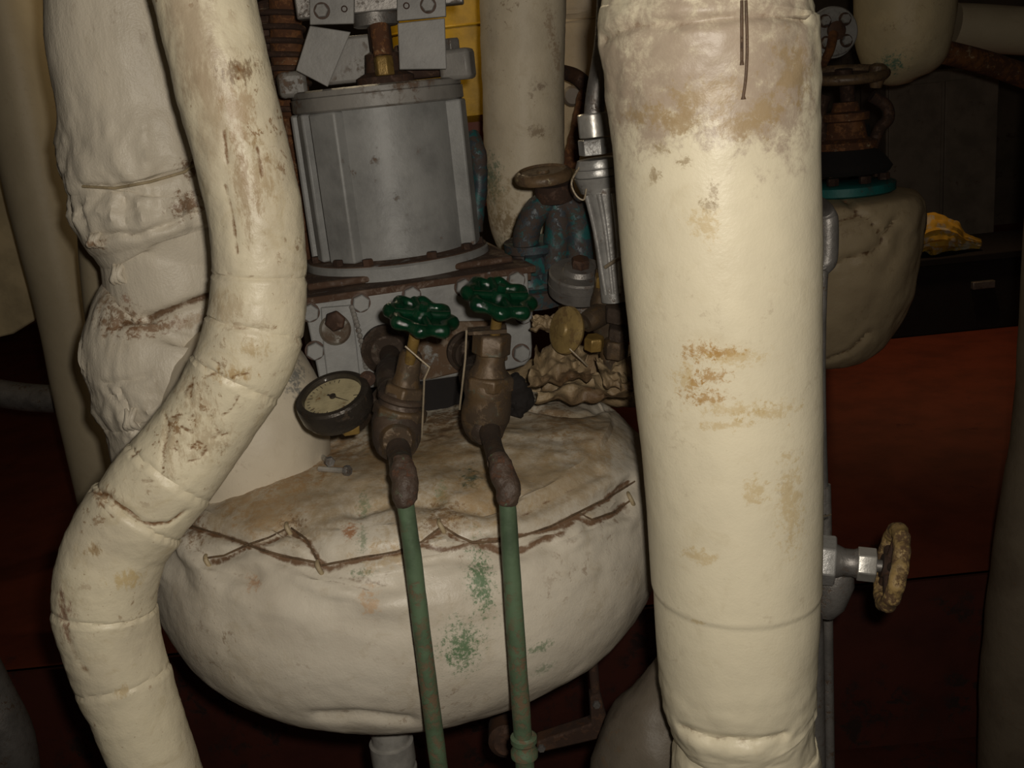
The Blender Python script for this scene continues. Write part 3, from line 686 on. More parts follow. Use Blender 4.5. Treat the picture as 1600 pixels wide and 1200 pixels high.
# ------------------------------------------------------------------ bronze valves with green wheels
def green_wheel(c, axis, Rw, parent):
    x, y, a = frame(axis); mbw = MB(); n, m = 96, 14; vs = []; fs = []
    for i in range(n):
        t = 2*math.pi*i/n; d = x*math.cos(t)+y*math.sin(t); sc_ = abs(math.cos(4*t))
        RR = Rw*(.80+.075*math.cos(8*t)); r = Rw*.20
        for k in range(m):
            q = 2*math.pi*k/m; vs.append(V(c)+d*(RR+r*math.cos(q))+a*(r*(.92+.12*math.cos(8*t))*math.sin(q)))
    for i in range(n):
        for k in range(m):
            fs.append((i*m+k, ((i+1) % n)*m+k, ((i+1) % n)*m+(k+1) % m, i*m+(k+1) % m))
    mbw.add(vs, fs); w_ = mbw.build('handwheel', M['green'], parent)
    hb = MB().lathe(V(c)-a*.006, a, [(0, Rw*.3), (.010, Rw*.33), (.016, Rw*.24), (.018, Rw*.2)], 24); hb.build('hub', M['green'], w_)
    web = MB().lathe(V(c)-a*.004, a, [(0, Rw*.75), (.006, Rw*.75)], 48); web.build('web', M['green'], w_)
    for k in range(4):
        t = math.pi/2*k+.3; d = x*math.cos(t)+y*math.sin(t)
        MB().rod(V(c)+d*Rw*.2+a*.004, V(c)+d*Rw*.8+a*.004, Rw*.11, Rw*.13, 12).build('spoke', M['green'], w_)
    MB().hexa(V(c)+a*.010, a, Rw*.13, .010).build('stem_nut', M['green'], w_)
    return w_
def lump(s_, k, sc_=40): return lambda L, a, p, d: s_*fr(p, sc_, k)
# valve nearer the gauge
yv = 1.33
wc = at(658, 495, yv-.03); ax1 = V((.36, -.26, 1)).normalized()
bc = at(621, 655, yv)
v1 = thing('globe_valve', bc-V((0, 0, .04)), 'tarnished bronze valve with green scalloped handwheel, nearest the pressure gauge', 'valve')
w_ = green_wheel(wc, ax1, 57*mpp(wc), v1)
MB().rod(at(649, 520, yv-.025), at(640, 566, yv-.01), .0075, n=14).build('stem', M['brass'], v1)
MB().lathe(at(634, 600, yv), (at(642, 555, yv)-at(634, 600, yv)), [(-.01, .022), (.0, .020), (.012, .0165), (.04, .0155), (.046, .012)], 24).build('gland_nut', M['bronze'], v1)
MB().hexa(at(628, 628, yv), (at(640, 570, yv)-at(628, 628, yv)), .029, .026, ch=.1).build('bonnet', M['bronze'], v1, bevel=.002)
mb = MB().tube(catmull([(at(628, 610, yv), .024), (at(624, 635, yv), .030), (at(621, 660, yv-.005), .0345), (at(620, 685, yv-.02), .033), (at(622, 700, yv-.035), .026)], 8), 32, True, lump(.0012, 3)); mb.build('body', M['bronze_dark'], v1)
MB().lathe(at(620, 682, yv-.015), (CAM-at(620, 682, yv))*1.0+V((0, 0, -.25)), [(0, .030), (.014, .030), (.018, .026), (.030, .022), (.034, .019)], 32).build('union_end', M['bronze'], v1)
mb = MB().tube(catmull([(onp(600, 540, .02), .017), (onp(602, 550, .10), .0175), (at(606, 580, yv+.14), .0175), (at(611, 608, yv+.06), .019), (at(617, 632, yv), .022)], 8), 24); mb.build('inlet_pipe', M['bronze_dark'], v1)
MB().lathe(onp(600, 541, .018), -ey, [(0, .042), (.012, .042), (.016, .036), (.030, .028)], 36).build('inlet_flange', M['bronze_dark'], v1)
mb = MB().tube(catmull([(at(622, 700, yv-.045), .0165), (at(625, 716, 1.26), .0155), (at(629, 740, 1.20), .0155)], 6), 20); mb.build('outlet_neck', M['bronze_dark'], v1)
wp = [at(662, 555, yv-.04), at(633, 541, yv-.04), at(671, 574, yv-.045), at(663, 592, yv-.045), at(661, 640, yv-.04), at(659, 684, yv-.03)]
MB().tube([(p, .0014) for p in wp[1:]], 6).build('lock_wire', M['wire'], v1)
a_ = (at(640, 570, yv)-at(622, 655, yv)).normalized()
MB().hexa(at(623, 652, yv), a_, .0375, .018, n=8, ch=.12).build('body_union', M['bronze'], v1, bevel=.002)
MB().lathe(at(627, 626, yv), a_, [(0, .030), (.003, .033), (.007, .033), (.010, .029)], 28).build('body_ring', M['bronze_dark'], v1)
# second valve
yv2 = 1.36
wc = at(780, 466, yv2-.03); ax2 = V((.34, -.30, 1)).normalized()
v2 = thing('globe_valve', at(765, 660, yv2), 'tarnished bronze valve with green scalloped handwheel, nearest the brown-topped valve', 'valve')
green_wheel(wc, ax2, 58*mpp(wc), v2)
MB().rod(at(777, 494, yv2-.02), at(773, 524, yv2-.01), .0075, n=14).build('stem', M['brass'], v2)
axv = at(770, 520, yv2)-at(765, 600, yv2)
MB().hexa(at(767, 553, yv2), axv, .027, .030, n=6, ch=.08, rot=.5).build('gland_nut', M['bronze'], v2, bevel=.002)
plate_ = MB().prism([at(730, 519, yv2-.025), at(732, 524, yv2-.025), at(792, 521, yv2-.025), at(792, 515, yv2-.025)], V((0, .03, 0))); plate_.build('gland_plate', M['bronze'], v2)
mb = MB().tube(catmull([(at(768, 545, yv2), .020), (at(766, 568, yv2), .0215), (at(763, 590, yv2), .030), (at(762, 604, yv2), .033), (at(762, 622, yv2), .0325), (at(760, 640, yv2), .034), (at(758, 660, yv2), .033), (at(759, 674, yv2-.01), .026), (at(762, 686, yv2-.02), .014)], 8), 32, True, lump(.0012, 6)); mb.build('body', M['bronze'], v2)
mb = MB().tube(catmull([(onp(726, 545, .02), .020), (onp(728, 555, .08), .022), (at(740, 590, yv2+.12), .022), (at(755, 620, yv2+.02), .02)], 8), 24); mb.build('inlet_pipe', M['bronze_dark'], v2)
MB().lathe(onp(726, 545, .018), -ey, [(0, .036), (.012, .036), (.016, .03), (.03, .026)], 36).build('inlet_flange', M['bronze_dark'], v2)
mb = MB().tube(catmull([(at(764, 670, yv2-.02), .0155), (at(769, 692, 1.30), .013), (at(775, 712, 1.25), .013), (at(779, 722, 1.23), .015)], 6), 20); mb.build('outlet_neck', M['bronze_dark'], v2)
wp = [at(729, 516, yv2-.04), at(727, 560, yv2-.045), at(722, 605, yv2-.045), at(718, 640, yv2-.04)]
MB().tube([(p, .0014) for p in wp], 6).build('lock_wire', M['wire'], v2)
MB().hexa(at(763, 606, yv2), axv, .0365, .020, n=6, ch=.10, rot=.2).build('body_union', M['bronze'], v2, bevel=.002)
MB().lathe(at(760, 668, yv2-.008), (at(764, 690, 1.32)-at(758, 650, yv2)), [(0, .022), (.006, .025), (.014, .022), (.02, .016)], 28).build('outlet_ring', M['bronze_dark'], v2)
# green drain pipes
for (rows, sl, lab, co) in (([(632, 776, 13.5), (645, 870, 14), (658, 980, 14), (672, 1090, 14), (686, 1200, 14), (700, 1310, 14)], [(627, 716, 14), (630, 735, 20), (633, 760, 20.5), (632, 780, 18), (633, 788, 14)], 'green painted copper drain pipe hanging from the valve beside the gauge', None),
                      ([(792, 772, 13.5), (798, 870, 14), (805, 980, 14.5), (812, 1080, 14.5), (819, 1180, 14.5), (827, 1310, 14.5)], [(776, 712, 13), (781, 728, 19), (787, 745, 19), (794, 762, 19), (794, 778, 17), (793, 786, 14)], 'green painted copper drain pipe nearer the thick straight pipe', 1165)):
    c = [(at(x, y, 1.165), hw*mpp(at(x, y, 1.165))) for x, y, hw in rows]
    t = thing('drain_pipe', c[-1][0], lab, 'pipe', 'green drain pipes in front of the drum')
    MB().tube(catmull(c, 8), 24, True, lump(.0004, 2, 30)).build('tube', M['copper_green'], t)
    s_ = [(at(x, y, 1.165+max(0, (770-y))*.0006), hw*mpp(at(x, y, 1.18))) for x, y, hw in sl]
    MB().tube(catmull(s_, 8), 28, True, lump(.0025, 4, 55)).build('solder_sleeve', M['sleeve'], t)
    if co:
        p = at(818, 1148, 1.165); q = at(820, 1190, 1.165); a = (q-p).normalized()
        MB().lathe(p, a, [(0, .014), (.003, .0175), (.010, .0175), (.013, .015), (.020, .015), (.024, .018), (.032, .018), (.035, .014)], 24).build('coupling', M['copper_green'], t)

# ------------------------------------------------------------------ pressure gauge
gn = V((-.13, -.36, .92)).normalized(); gc = at(521, 622, 1.33)
gr = 57*mpp(gc)
pg = thing('pressure_gauge', gc-gn*.04, 'round pressure gauge with dark rim and stained dial facing upward', 'gauge')
MB().lathe(gc-gn*.030, gn, [(0, gr*.80), (.002, gr*.92), (.010, gr*.95), (.012, gr*1.03), (.028, gr*1.05), (.036, gr*1.03), (.039, gr*.97), (.039, gr*.84), (.030, gr*.80), (.028, gr*.80)], 64).build('case', M['black'], pg, sharp=30)
dl = MB().lathe(gc-gn*.002, gn, [(0, gr*.815), (.0035, gr*.815), (.0036, .001)], 48).build('dial', M['dial'], pg)
gx, gy, _ = frame(gn)
for k in range(25):
    a = math.radians(-225+270*k/24)+.6; d = gx*math.cos(a)+gy*math.sin(a); t_ = gn.cross(d)
    MB().box(gc+gn*.0019+d*gr*(.70 if k % 4 else .67), d*gr*(.035 if k % 4 else .07), t_*gr*.008, gn*.0003).build('graduation', M['dialmark'], dl)
d = (gx*.6+gy*.8).normalized(); t_ = gn.cross(d)
MB().prism([gc+gn*.003-d*gr*.2+t_*gr*.03, gc+gn*.003-d*gr*.2-t_*gr*.03, gc+gn*.003+d*gr*.6], gn*.0006).build('needle', M['dialmark'], pg)
MB().lathe(gc+gn*.002, gn, [(0, gr*.09), (.003, gr*.09), (.004, gr*.05)], 16).build('needle_hub', M['black'], pg)
MB().lathe(gc+gn*.0055, gn, [(0, gr*.80), (.0016, gr*.80)], 48).build('glass', M['glass'], pg)
MB().hexa(at(546, 660, 1.33), at(548, 690, 1.33)-at(546, 660, 1.33), .016, .016, n=4, ch=.1, rot=.4).build('connector', M['brass'], pg, bevel=.002)
MB().tube(catmull([(at(546, 668, 1.345), .009), (at(560, 664, 1.39), .009), (at(572, 650, 1.45), .009), (at(590, 620, 1.47), .009), (at(606, 600, 1.44), .009)], 6), 16).build('feed_pipe', M['bronze_dark'], pg)
MB().lathe(at(576, 592, 1.36), (0, -1, .3), [(0, .006), (.006, .011), (.014, .011), (.018, .006)], 16).build('bleed_knob', M['rust_dark'], pg)

# ------------------------------------------------------------------ teal valve with brown wheel
wc = at(849, 276, 1.84); az = V((-.03, -.16, 1)).normalized()
tv = thing('stop_valve', at(850, 470, 1.84), 'teal painted valve topped by a flat brown disc handwheel', 'valve')
rw_ = 46*mpp(wc)
MB().lathe(wc-az*.008, az, [(0, rw_*.80), (.002, rw_*.95), (.008, rw_*1.0), (.015, rw_*.97), (.020, rw_*.86), (.021, rw_*.80), (.017, rw_*.74), (.016, .012), (.02, .010), (.02, .003)], 56).build('handwheel', M['brownwheel'], tv)
MB().lathe(at(868, 312, 1.85), az, [(-.004, .024), (0, .034), (.014, .036), (.03, .034)], 32).build('hub_collar', M['rust_dark'], tv)
for (xs) in ([(862, 312), (838, 330), (823, 365), (822, 410), (826, 445)], [(870, 316), (872, 350), (868, 395), (866, 440)], [(882, 314), (898, 330), (904, 370), (904, 420)]):
    c = [(at(x, y, 1.85 if i else 1.855), .024 if i != len(xs)-1 else .03) for i, (x, y) in enumerate(xs)]
    MB().tube(catmull(c, 6), 16, True, lump(.0015, 5)).build('yoke_arm', M['teal'], tv)
MB().rod(at(868, 300, 1.87), at(868, 440, 1.87), .012).build('stem', M['rust'], tv)
MB().lathe(at(838, 470, 1.88), V((0, -.1, 1)), [(0, .06), (.03, .062), (.035, .045), (.09, .038), (.10, .05), (.115, .05)], 28).build('body', M['teal'], tv)
MB().hexa(at(836, 425, 1.82), V((0, -.2, 1)), .02, .03).build('packing_nut', M['teal'], tv)
# grey half disc flange beside it
fc = at(906, 425, 1.72); fa = V((.10, -.34, .93)).normalized()
fg = thing('blank_flange', fc-fa*.03, 'heavy grey steel disc flange tilted upward beside the silver fitting', 'flange')
MB().lathe(fc-fa*.030, fa, [(-.012, .048), (-.008, .052), (.010, .053), (.0105, .0515), (.012, .053), (.028, .053), (.031, .050), (.032, .030), (.040, .026), (.041, .01)], 48).build('disc', M['dull'], fg)
MB().hexa(fc+fa*.008, fa, .016, .018).build('stud_nut', M['rust_dark'], fg)
MB().lathe(at(915, 500, 1.78), V((0, 0, 1)), [(0, .03), (.05, .03)], 24).build('flange_neck', M['grey_dirty'], fg)
# silver fitting by the thick pipe
Ys = 1.62
sf = thing('silver_fitting', at(965, 460, Ys), 'silver ribbed fitting with hexagon nut, close beside the thick straight pipe', 'fitting')
a0 = at(930, 240, Ys); u_ = (at(926, 180, Ys)-at(934, 260, Ys)).normalized(); up_ = u_
MB().lathe(at(929, 214, Ys), up_, [(0, .022), (.001, .0235), (.034, .0235), (.036, .021)], 32).build('sleeve', M['steel'], sf)
MB().hexa(at(931, 241, Ys), up_, .0265, .024, ch=.05, rot=.25).build('hexagon_nut', M['alu'], sf, bevel=.001)
for (y0, y1, r0, r1) in ((262, 248, .036, .033), (274, 263, .038, .037), (300, 276, .028, .037)):
    MB().lathe(at(936, y0, Ys), up_, [(0, r0), (.003, r0+.001), ((y0-y1)*.00100, r1), ((y0-y1)*.00104, r1*.9)], 12).build('body_ring', M['alu'], sf)
p, q = at(942, 292, Ys), at(960, 470, Ys)
MB().tube(catmull([(p, .030), (at(947, 330, Ys), .026), (at(951, 370, Ys), .024), (at(956, 420, Ys), .022), (q, .021)], 8), 32).build('tapered_barrel', M['alu'], sf)
for dx in (-.020, -.004, .014):
    MB().tube(catmull([(at(938, 300, Ys)+V((dx*1.2, -.027, 0)), .0045), (at(948, 360, Ys)+V((dx, -.022, 0)), .004), (at(958, 455, Ys)+V((dx*.7, -.019, 0)), .0035)], 6), 10).build('rib', M['alu'], sf)
MB().tube(catmull([(at(928, 192, Ys), .016), (at(931, 150, Ys), .0155), (at(945, 60, Ys), .0155), (at(950, -40, Ys), .0155)], 8), 20).build('riser_pipe', M['dull'], sf)
MB().tube(catmull([(at(905, 262, Ys-.02), .0016), (at(893, 285, Ys-.03), .0016), (at(900, 305, Ys-.03), .0016), (at(912, 312, Ys-.03), .0016), (at(916, 295, Ys-.03), .0016)], 6), 6).build('tie_wire', M['wire'], sf)
MB().tube(catmull([(at(945, 418, Ys-.03), .003), (at(962, 407, Ys-.035), .003), (at(982, 398, Ys-.03), .003)], 6), 8).build('tie_cord', M['wire'], sf)

# small wheel valve and brass fittings at the drum's back edge
wv = at(886, 516, 1.60); wa = V((-.78, -.52, .30)).normalized()
sv = thing('needle_valve', at(940, 545, 1.62), 'small brass valve with a tan round handwheel seen at an angle', 'valve')
MB().lathe(wv-wa*.008, wa, [(0, .024), (.002, .036), (.008, .0395), (.014, .038), (.017, .032), (.0175, .012), (.021, .010), (.0215, .002)], 40).build('handwheel', M['tanwheel'], sv)
MB().rod(wv, at(935, 497, 1.64), .009, n=16).build('stem', M['bronze'], sv)
MB().tube(catmull([(at(914, 505, 1.62), .016), (at(926, 498, 1.63), .019), (at(940, 490, 1.65), .02)], 5), 20).build('bonnet', M['bronze'], sv)
MB().tube(catmull([(at(945, 420, 1.66), .014), (at(945, 450, 1.66), .018), (at(942, 475, 1.66), .021), (at(945, 500, 1.66), .022), (at(950, 530, 1.66), .018), (at(955, 575, 1.66), .016)], 6), 24, True, lump(.002, 8)).build('body', M['bronze'], sv)
MB().hexa(at(946, 445, 1.65), V((.1, -.3, 1)), .019, .018).build('top_nut', M['brass'], sv)
bf = thing('brass_fitting', at(962, 575, 1.60), 'cluster of stained brass hexagon unions at the foot of the small valve', 'fitting')
for (x, y, r, h, m_) in ((928, 545, .017, .022, 'brass'), (962, 556, .021, .03, 'bronze'), (968, 530, .020, .022, 'bronze_dark'), (965, 500, .022, .025, 'bronze_dark')):
    MB().hexa(at(x, y, 1.61), V((.08, -.2, 1)), r, h, rot=.5+x).build('hexagon_union', M[m_], bf, bevel=.0015)
MB().tube(catmull([(at(962, 560, 1.63), .013), (at(966, 500, 1.63), .014), (at(970, 450, 1.63), .013)], 5), 16).build('riser', M['bronze_dark'], bf)
MB().tube([(at(890, 545, 1.57), .0016), (at(908, 562, 1.565), .0016), (at(918, 572, 1.57), .0016)], 6).build('lock_wire', M['wire'], bf)
# ragged lagging scraps under the small wheel
mat_rag = lag('scrap_lagging', (.29, .215, .125), (.11, .066, .035), dirt=(.12, .06, .025), dirt_amt=.9, attr=False, bumpd=.003)
def sheet(q, Y0, Y1, seed, amp, lab):
    """crumpled canvas sheet: pixel corners (top-left, top-right, bottom-right, bottom-left) leaning from Y1 (top) to Y0 (bottom)"""
    nx, ny = 30, 16; mbq = MB(); vs = []; th = []
    for j_ in range(ny+1):
        for i_ in range(nx+1):
            u, v = i_/nx, j_/ny
            wob = 1+.22*noise.noise(V((u*5, v*5, seed)))
            x = (q[0][0]*(1-u)+q[1][0]*u)*(1-v)+(q[3][0]*(1-u)+q[2][0]*u)*v+7*noise.noise(V((v*6, seed, u*3)))
            y = (q[0][1]*(1-u)+q[1][1]*u)*(1-v)+(q[3][1]*(1-u)+q[2][1]*u)*v+8*noise.noise(V((u*6, seed+4, v*3)))
            p = at(x, y, Y1+(Y0-Y1)*v)
            p += V((0, -1, .7))*(amp*(noise.fractal(V((u*3.5, v*2.2, seed)), .8, 2, 3)+.6*(.4-abs(noise.noise(V((u*4+v*3, v*5, seed+7)))))))
            th.append(p)
    n = len(th); back = [p+V((0, .006, -.004)) for p in th]; fs = []
    for j_ in range(ny):
        for i_ in range(nx):
            a = j_*(nx+1)+i_; b = a+nx+1
            fs.append((a, b, b+1, a+1)); fs.append((n+a, n+a+1, n+b+1, n+b))
    rim = [i_ for i_ in range(nx+1)]+[(j_+1)*(nx+1)-1 for j_ in range(1, ny+1)]+[ny*(nx+1)+i_ for i_ in range(nx-1, -1, -1)]+[j_*(nx+1) for j_ in range(ny-1, 0, -1)]
    for a, b in zip(rim, rim[1:]+rim[:1]): fs.append((a, b, n+b, n+a))
    mbq.add(th+back, fs)
    tag(mbq.build('lagging_scrap', mat_rag, sharp=70), lab, 'lagging', 'loose lagging scraps on the drum')
sheet([(832, 494), (892, 492), (896, 512), (830, 516)], 1.62, 1.66, 3, .012, 'torn pale lagging scrap lying under the small tan handwheel')
sheet([(838, 540), (912, 545), (925, 590), (824, 605)], 1.58, 1.68, 9, .022, 'stained brown lagging scrap heaped right of the pump block')
sheet([(850, 592), (975, 580), (990, 618), (836, 632)], 1.56, 1.66, 15, .020, 'pale crumpled fold of lagging resting on the drum edge')
sheet([(930, 560), (1000, 555), (1015, 610), (945, 606)], 1.58, 1.66, 22, .020, 'cream lagging fold squeezed against the thick straight pipe')
mbx = MB().tube(catmull([(at(795, 590, 1.6), .012), (at(805, 605, 1.6), .022), (at(812, 625, 1.6), .022), (at(808, 648, 1.6), .012)], 10), 40, True, lambda L, a, p, d: .008*fr(p, 40, 3))
tag(mbx.build('oily_rag', M['soot_and_shade']), 'small black oily lump on the drum right of the second valve', 'rag')

# ------------------------------------------------------------------ middle cream pipe and things behind
ctrl = stations([(-80, 747, 886), (0, 750, 884), (100, 752, 883), (200, 755, 882), (300, 759, 880), (360, 768, 876), (398, 785, 862), (420, 800, 850)], 2.3); ctrl = rise(ctrl)
mb = MB().tube(catmull(ctrl, 10), 72, True, lambda L, a, p, d: .002*nz(p, 7)+.0012*fr(p, 25, 4)); bv = mb.bvh(); org = V((ctrl[-1][0].x, 2.3, ctrl[-1][0].z))
sp = []
for (x, y, rx, ry, c, st, ns) in ((768, 280, 20, 46, (.06, .14, .09), .75, 60), (790, 350, 40, 30, (.2, .13, .06), .7, 50), (838, 205, 18, 12, (.26, .19, .12), .8, 70), (842, 135, 14, 8, (.24, .17, .12), .7, 70), (780, 310, 40, 50, (.36, .27, .15), .6, 40), (860, 40, 10, 40, (.25, .15, .08), .5, 60), (800, 385, 30, 20, (.12, .14, .07), .6, 60), (870, 90, 8, 40, (.3, .2, .12), .6, 60)):
    h = hit(bv, x, y)
    if h: sp.append((h, (rx*.0013, .08, ry*.0013), c, st, ns))
tag(mb.build('lagged_pipe', lag('cream_lagging_middle', (.62, .535, .395), (.53, .455, .335), dirt_amt=.6, spots=sp, origin=org, attr=False), origin=org), 'slim cream lagged pipe behind the grey cylinder, green smudges near its foot', 'pipe')
ctrl = chain([(735, 212, 14, 2.0), (746, 240, 14, 1.98), (749, 280, 13, 1.98), (746, 330, 12, 1.98), (742, 360, 12, 1.98)])
tag(MB().tube(catmull(ctrl, 6), 16, True, lump(.002, 3)).build('conduit', M['teal']), 'short bent teal-stained conduit squeezed between cylinder and slim pipe', 'pipe')
# yellow tank seen through the gap
yc = at(735, 120, 3.1)
yt = thing('yellow_tank', (yc.x, 3.3, at(735, 190, 3.1).z), 'bright yellow tank glimpsed between the grey cylinder and slim pipe', 'tank')
zb3, zt3 = at(735, 192, 3.1).z, at(735, -420, 3.1).z
MB().lathe((yc.x, 3.35, zb3), ez, [(0, .20), (.02, .245), (.05, .25), (zt3-zb3, .25)], 48).build('shell', M['yellow'], yt)
MB().lathe((yc.x, 3.35, zb3-.25), ez, [(0, .2), (.252, .2)], 40).build('skirt', M['deck'], yt)
MB().torus((yc.x, 3.35, at(735, 38, 3.1).z), ez, .25, .004, 64, 8).build('seam', M['yellow'], yt)
# beige duct and rusty bracket
ctrl = stations([(-80, 830, 1010, 2.75), (29, 832, 1010, 2.75), (31, 832, 1010, 2.75), (200, 838, 1012, 2.75), (330, 842, 1014, 2.75)], 2.75)
dz = ctrl[1][0].z; ctrl = rise(ctrl)
tag(MB().tube(catmull(ctrl, 10), 56, True, lambda L, a, p, d: .003*fr(p, 7)-(.006 if abs(p.z-dz) < .006 else 0)).build('lagged_duct', lag('beige_duct', (.50, .40, .27), (.42, .34, .24), dirt_amt=.4, attr=False, scale=.6)), 'wide beige lagged duct behind the slim pipe, banded near the top', 'duct')
rb = thing('rusty_bracket', at(905, 260, 2.3), 'rusty brown bar bracket hanging between the slim pipe and the thick pipe', 'bracket')
MB().tube(catmull(chain([(866, 108, 10, 2.36), (896, 118, 12, 2.42), (914, 132, 12, 2.42), (922, 150, 11, 2.42)]), 6), 12).build('hook', M['rust_dark'], rb)
MB().tube(catmull(chain([(918, 140, 12, 2.42), (908, 180, 12, 2.42), (898, 225, 12, 2.42), (890, 262, 12, 2.42)]), 6), 12, True, lump(.003, 2)).build('bar', M['rust'], rb)
MB().lathe(at(894, 150, 2.5), (0, -1, 0), [(0, .02), (.01, .024), (.02, .018)], 20).build('eye_plate', M['locker'], rb)
ctrl = chain([(905, 330, 34, 2.1), (912, 380, 40, 2.1), (915, 440, 44, 2.1), (918, 500, 44, 2.1)])
tag(MB().tube(catmull(ctrl, 8), 32, True, lambda L, a, p, d: .006*fr(p, 16)).build('lagged_elbow', mat_rag), 'frayed tan lagging stub behind the teal valve', 'lagging')

# ------------------------------------------------------------------ right-hand background
rdc = at(1292, 430, 3.102)
rl = thing('lagged_vessel', (rdc.x, 3.102, at(1292, 585, 2.904).z), 'rounded tan lagged vessel with cloth patches right of the thick pipe', 'vessel')
k_ = mpp(rdc)
zb4 = at(1292, 600, 2.904).z; zt4 = at(1292, 305, 3.102).z; hh = zt4-zb4
prof = catmull([(V((r*143*k_, 0, zb4+hh*t)), 0.0) for r, t in ((.02, 0), (.24, .01), (.44, .05), (.64, .15), (.81, .32), (.92, .52), (.98, .72), (1.0, .86), (.96, .96), (.82, 1.0), (.3, 1.02), (.02, 1.02))], 7)
mb = MB().lathe((rdc.x, 3.102, 0), ez, [(q.z, max(q.x, .002)) for q, _ in prof], 120, lambda h, t: 1+.03*noise.fractal(V((math.cos(t)*3, math.sin(t)*3, h*9)), .8, 2, 4)); bv = mb.bvh()
ln = [[(1300, 348), (1345, 335), (1362, 345), (1380, 372), (1376, 395), (1340, 402)], [(1380, 372), (1400, 345)], [(1300, 415), (1345, 400), (1376, 388)], [(1290, 565), (1330, 550), (1360, 520)], [(1320, 310), (1345, 335)]]
groove(mb, [surf_line(bv, q, 7) for q in ln], .010, .012, .75, .006)
mb.build('lagging', lag('tan_lagging_vessel', (.46, .36, .22), (.40, .31, .19), dirt_amt=.3, origin=V((rdc.x, 3.102, 0))), rl)
fp0 = V((rdc.x, 3.1, (zb4+zt4)/2)); dv = (fp0-CAM).normalized(); fp1 = fp0+V((dv.x, dv.y, 0))*(5.2/dv.y)
MB().rod(fp0, fp1, .12, n=32).build('feed_pipe', M['rust_dark'], rl)
# big valve above it
bvv = thing('globe_valve', at(1318, 305, 3.036), 'big dark rusty valve with a handwheel above the rounded tan vessel', 'valve')
wc = at(1318, 117, 3.036); ra = 62*mpp(wc)
MB().torus(wc, V((0, -.12, 1)), ra, .0145, 56, 12).build('handwheel_rim', M['brownwheel'], bvv)
MB().lathe(wc-V((0, 0, .01)), V((0, -.12, 1)), [(0, ra*.93), (.008, ra*.93), (.009, .026), (.026, .024)], 40).build('handwheel_web', M['rust_dark'], bvv)
MB().lathe(at(1370, 122, 2.983), V((.1, -.1, 1)), [(-.026, .016), (0, .024), (.033, .024), (.04, .013)], 20).build('wheel_knob', M['brownwheel'], bvv)
MB().rod(at(1322, 120, 3.036), at(1330, 220, 3.036), .021).build('stem', M['rust_dark'], bvv)
for xs in ([(1362, 150), (1384, 165), (1388, 185), (1375, 200), (1362, 230)], [(1290, 150), (1282, 180), (1290, 230)]):
    MB().tube(catmull([(at(x, y, 3.010), .0175) for x, y in xs], 6), 14).build('yoke_arm', M['rust_dark'], bvv)
MB().lathe(at(1322, 232, 3.0), ez, [(0, .085), (.02, .088), (.03, .06), (.075, .052), (.08, .066), (.10, .066), (.105, .04), (.13, .034)], 32, lambda h, t: 1+.04*math.sin(t*3)).build('packing_box', M['rust'], bvv)
MB().lathe(at(1318, 262, 3.062), ez, [(-.013, .13), (0, .138), (.026, .12), (.066, .08), (.12, .073)], 36).build('bonnet', M['soot_and_shade'], bvv)
MB().lathe(at(1318, 302, 3.062), ez, [(0, .138), (.006, .148), (.029, .148), (.034, .137)], 40).build('flange', M['teal_dim'], bvv)
for k in range(8):
    a = k*math.pi/4+.2; MB().hexa(at(1318, 285, 3.062)+V((math.cos(a)*.116, math.sin(a)*.116, .005)), ez, .017, .02).build('flange_nut', M['rust_dark'], bvv)
MB().lathe(at(1318, 318, 3.062), ez, [(-.013, .132), (.024, .132)], 40).build('lower_flange', M['rust'], bvv)
# bolted round flange facing out
fc = at(1302, 50, 3.102); fa = V((.10, -1, .12)).normalized(); fr_ = 37*mpp(fc)
rf = thing('bolted_flange', fc-V((0, 0, fr_)), 'round grey flange with four bolts above the dark rusty valve', 'flange')
MB().lathe(fc, fa, [(-.02, fr_*1.06), (-.006, fr_*1.06), (-.005, fr_*.98), (.0, fr_), (.012, fr_), (.015, fr_*.95)], 48).build('disc', M['alu'], rf)
fx, fy, _ = frame(fa)
for k in range(4):
    a = math.pi/4+k*math.pi/2; c = fc+fa*.013+(fx*math.cos(a)+fy*math.sin(a))*fr_*.62
    w_ = MB().lathe(c, fa, [(0, .019), (.004, .019), (.005, .016)], 20).build('washer', M['rust_dark'], rf)
    MB().hexa(c, fa, .014, .016).build('bolt_head', M['alu'], rf)
MB().lathe(fc+fa*.012, fa, [(0, .026), (.016, .026), (.018, .021)], 24).build('centre_boss', M['rust_dark'], rf)
MB().tube(catmull([(at(1302, 54, 3.062), .0145), (at(1297, 78, 3.010), .013), (at(1286, 100, 2.983), .012)], 5), 12).build('lever', M['rust'], rf)
# dim lagged vessel top right
ctrl = stations([(-120, 1335, 1492), (0, 1337, 1490), (60, 1340, 1484), (98, 1350, 1472), (120, 1372, 1450), (130, 1400, 1425)], 3.630)
ctrl = rise(ctrl)
tag(MB().tube(catmull(ctrl, 8), 64, True, lambda L, a, p, d: .004*fr(p, 7)).build('lagged_vessel', lag('dim_cream_lagging', (.50, .41, .25), (.42, .35, .22), dirt_amt=.4, attr=False, spots=[(at(1400, 100, 3.49), (.045, .12, .04), (.02, .14, .11), .8, 40)], origin=V((0, 0, 0))), origin=(0, 0, 0)), 'dim cream vessel with rounded bottom and green smudge, upper right', 'vessel')
ctrl = chain([(1478, 82, 18, 3.630), (1540, 98, 18, 3.696), (1610, 122, 18, 3.762), (1720, 160, 18, 3.828)])
tag(MB().tube(catmull(ctrl, 6), 20).build('branch_pipe', M['rust']), 'brown level pipe leaving the dim cream vessel at upper right', 'pipe')
ctrl = chain([(1488, 40, 34, 3.894), (1530, 44, 36, 3.894), (1620, 50, 36, 3.894), (1720, 56, 36, 3.894)])
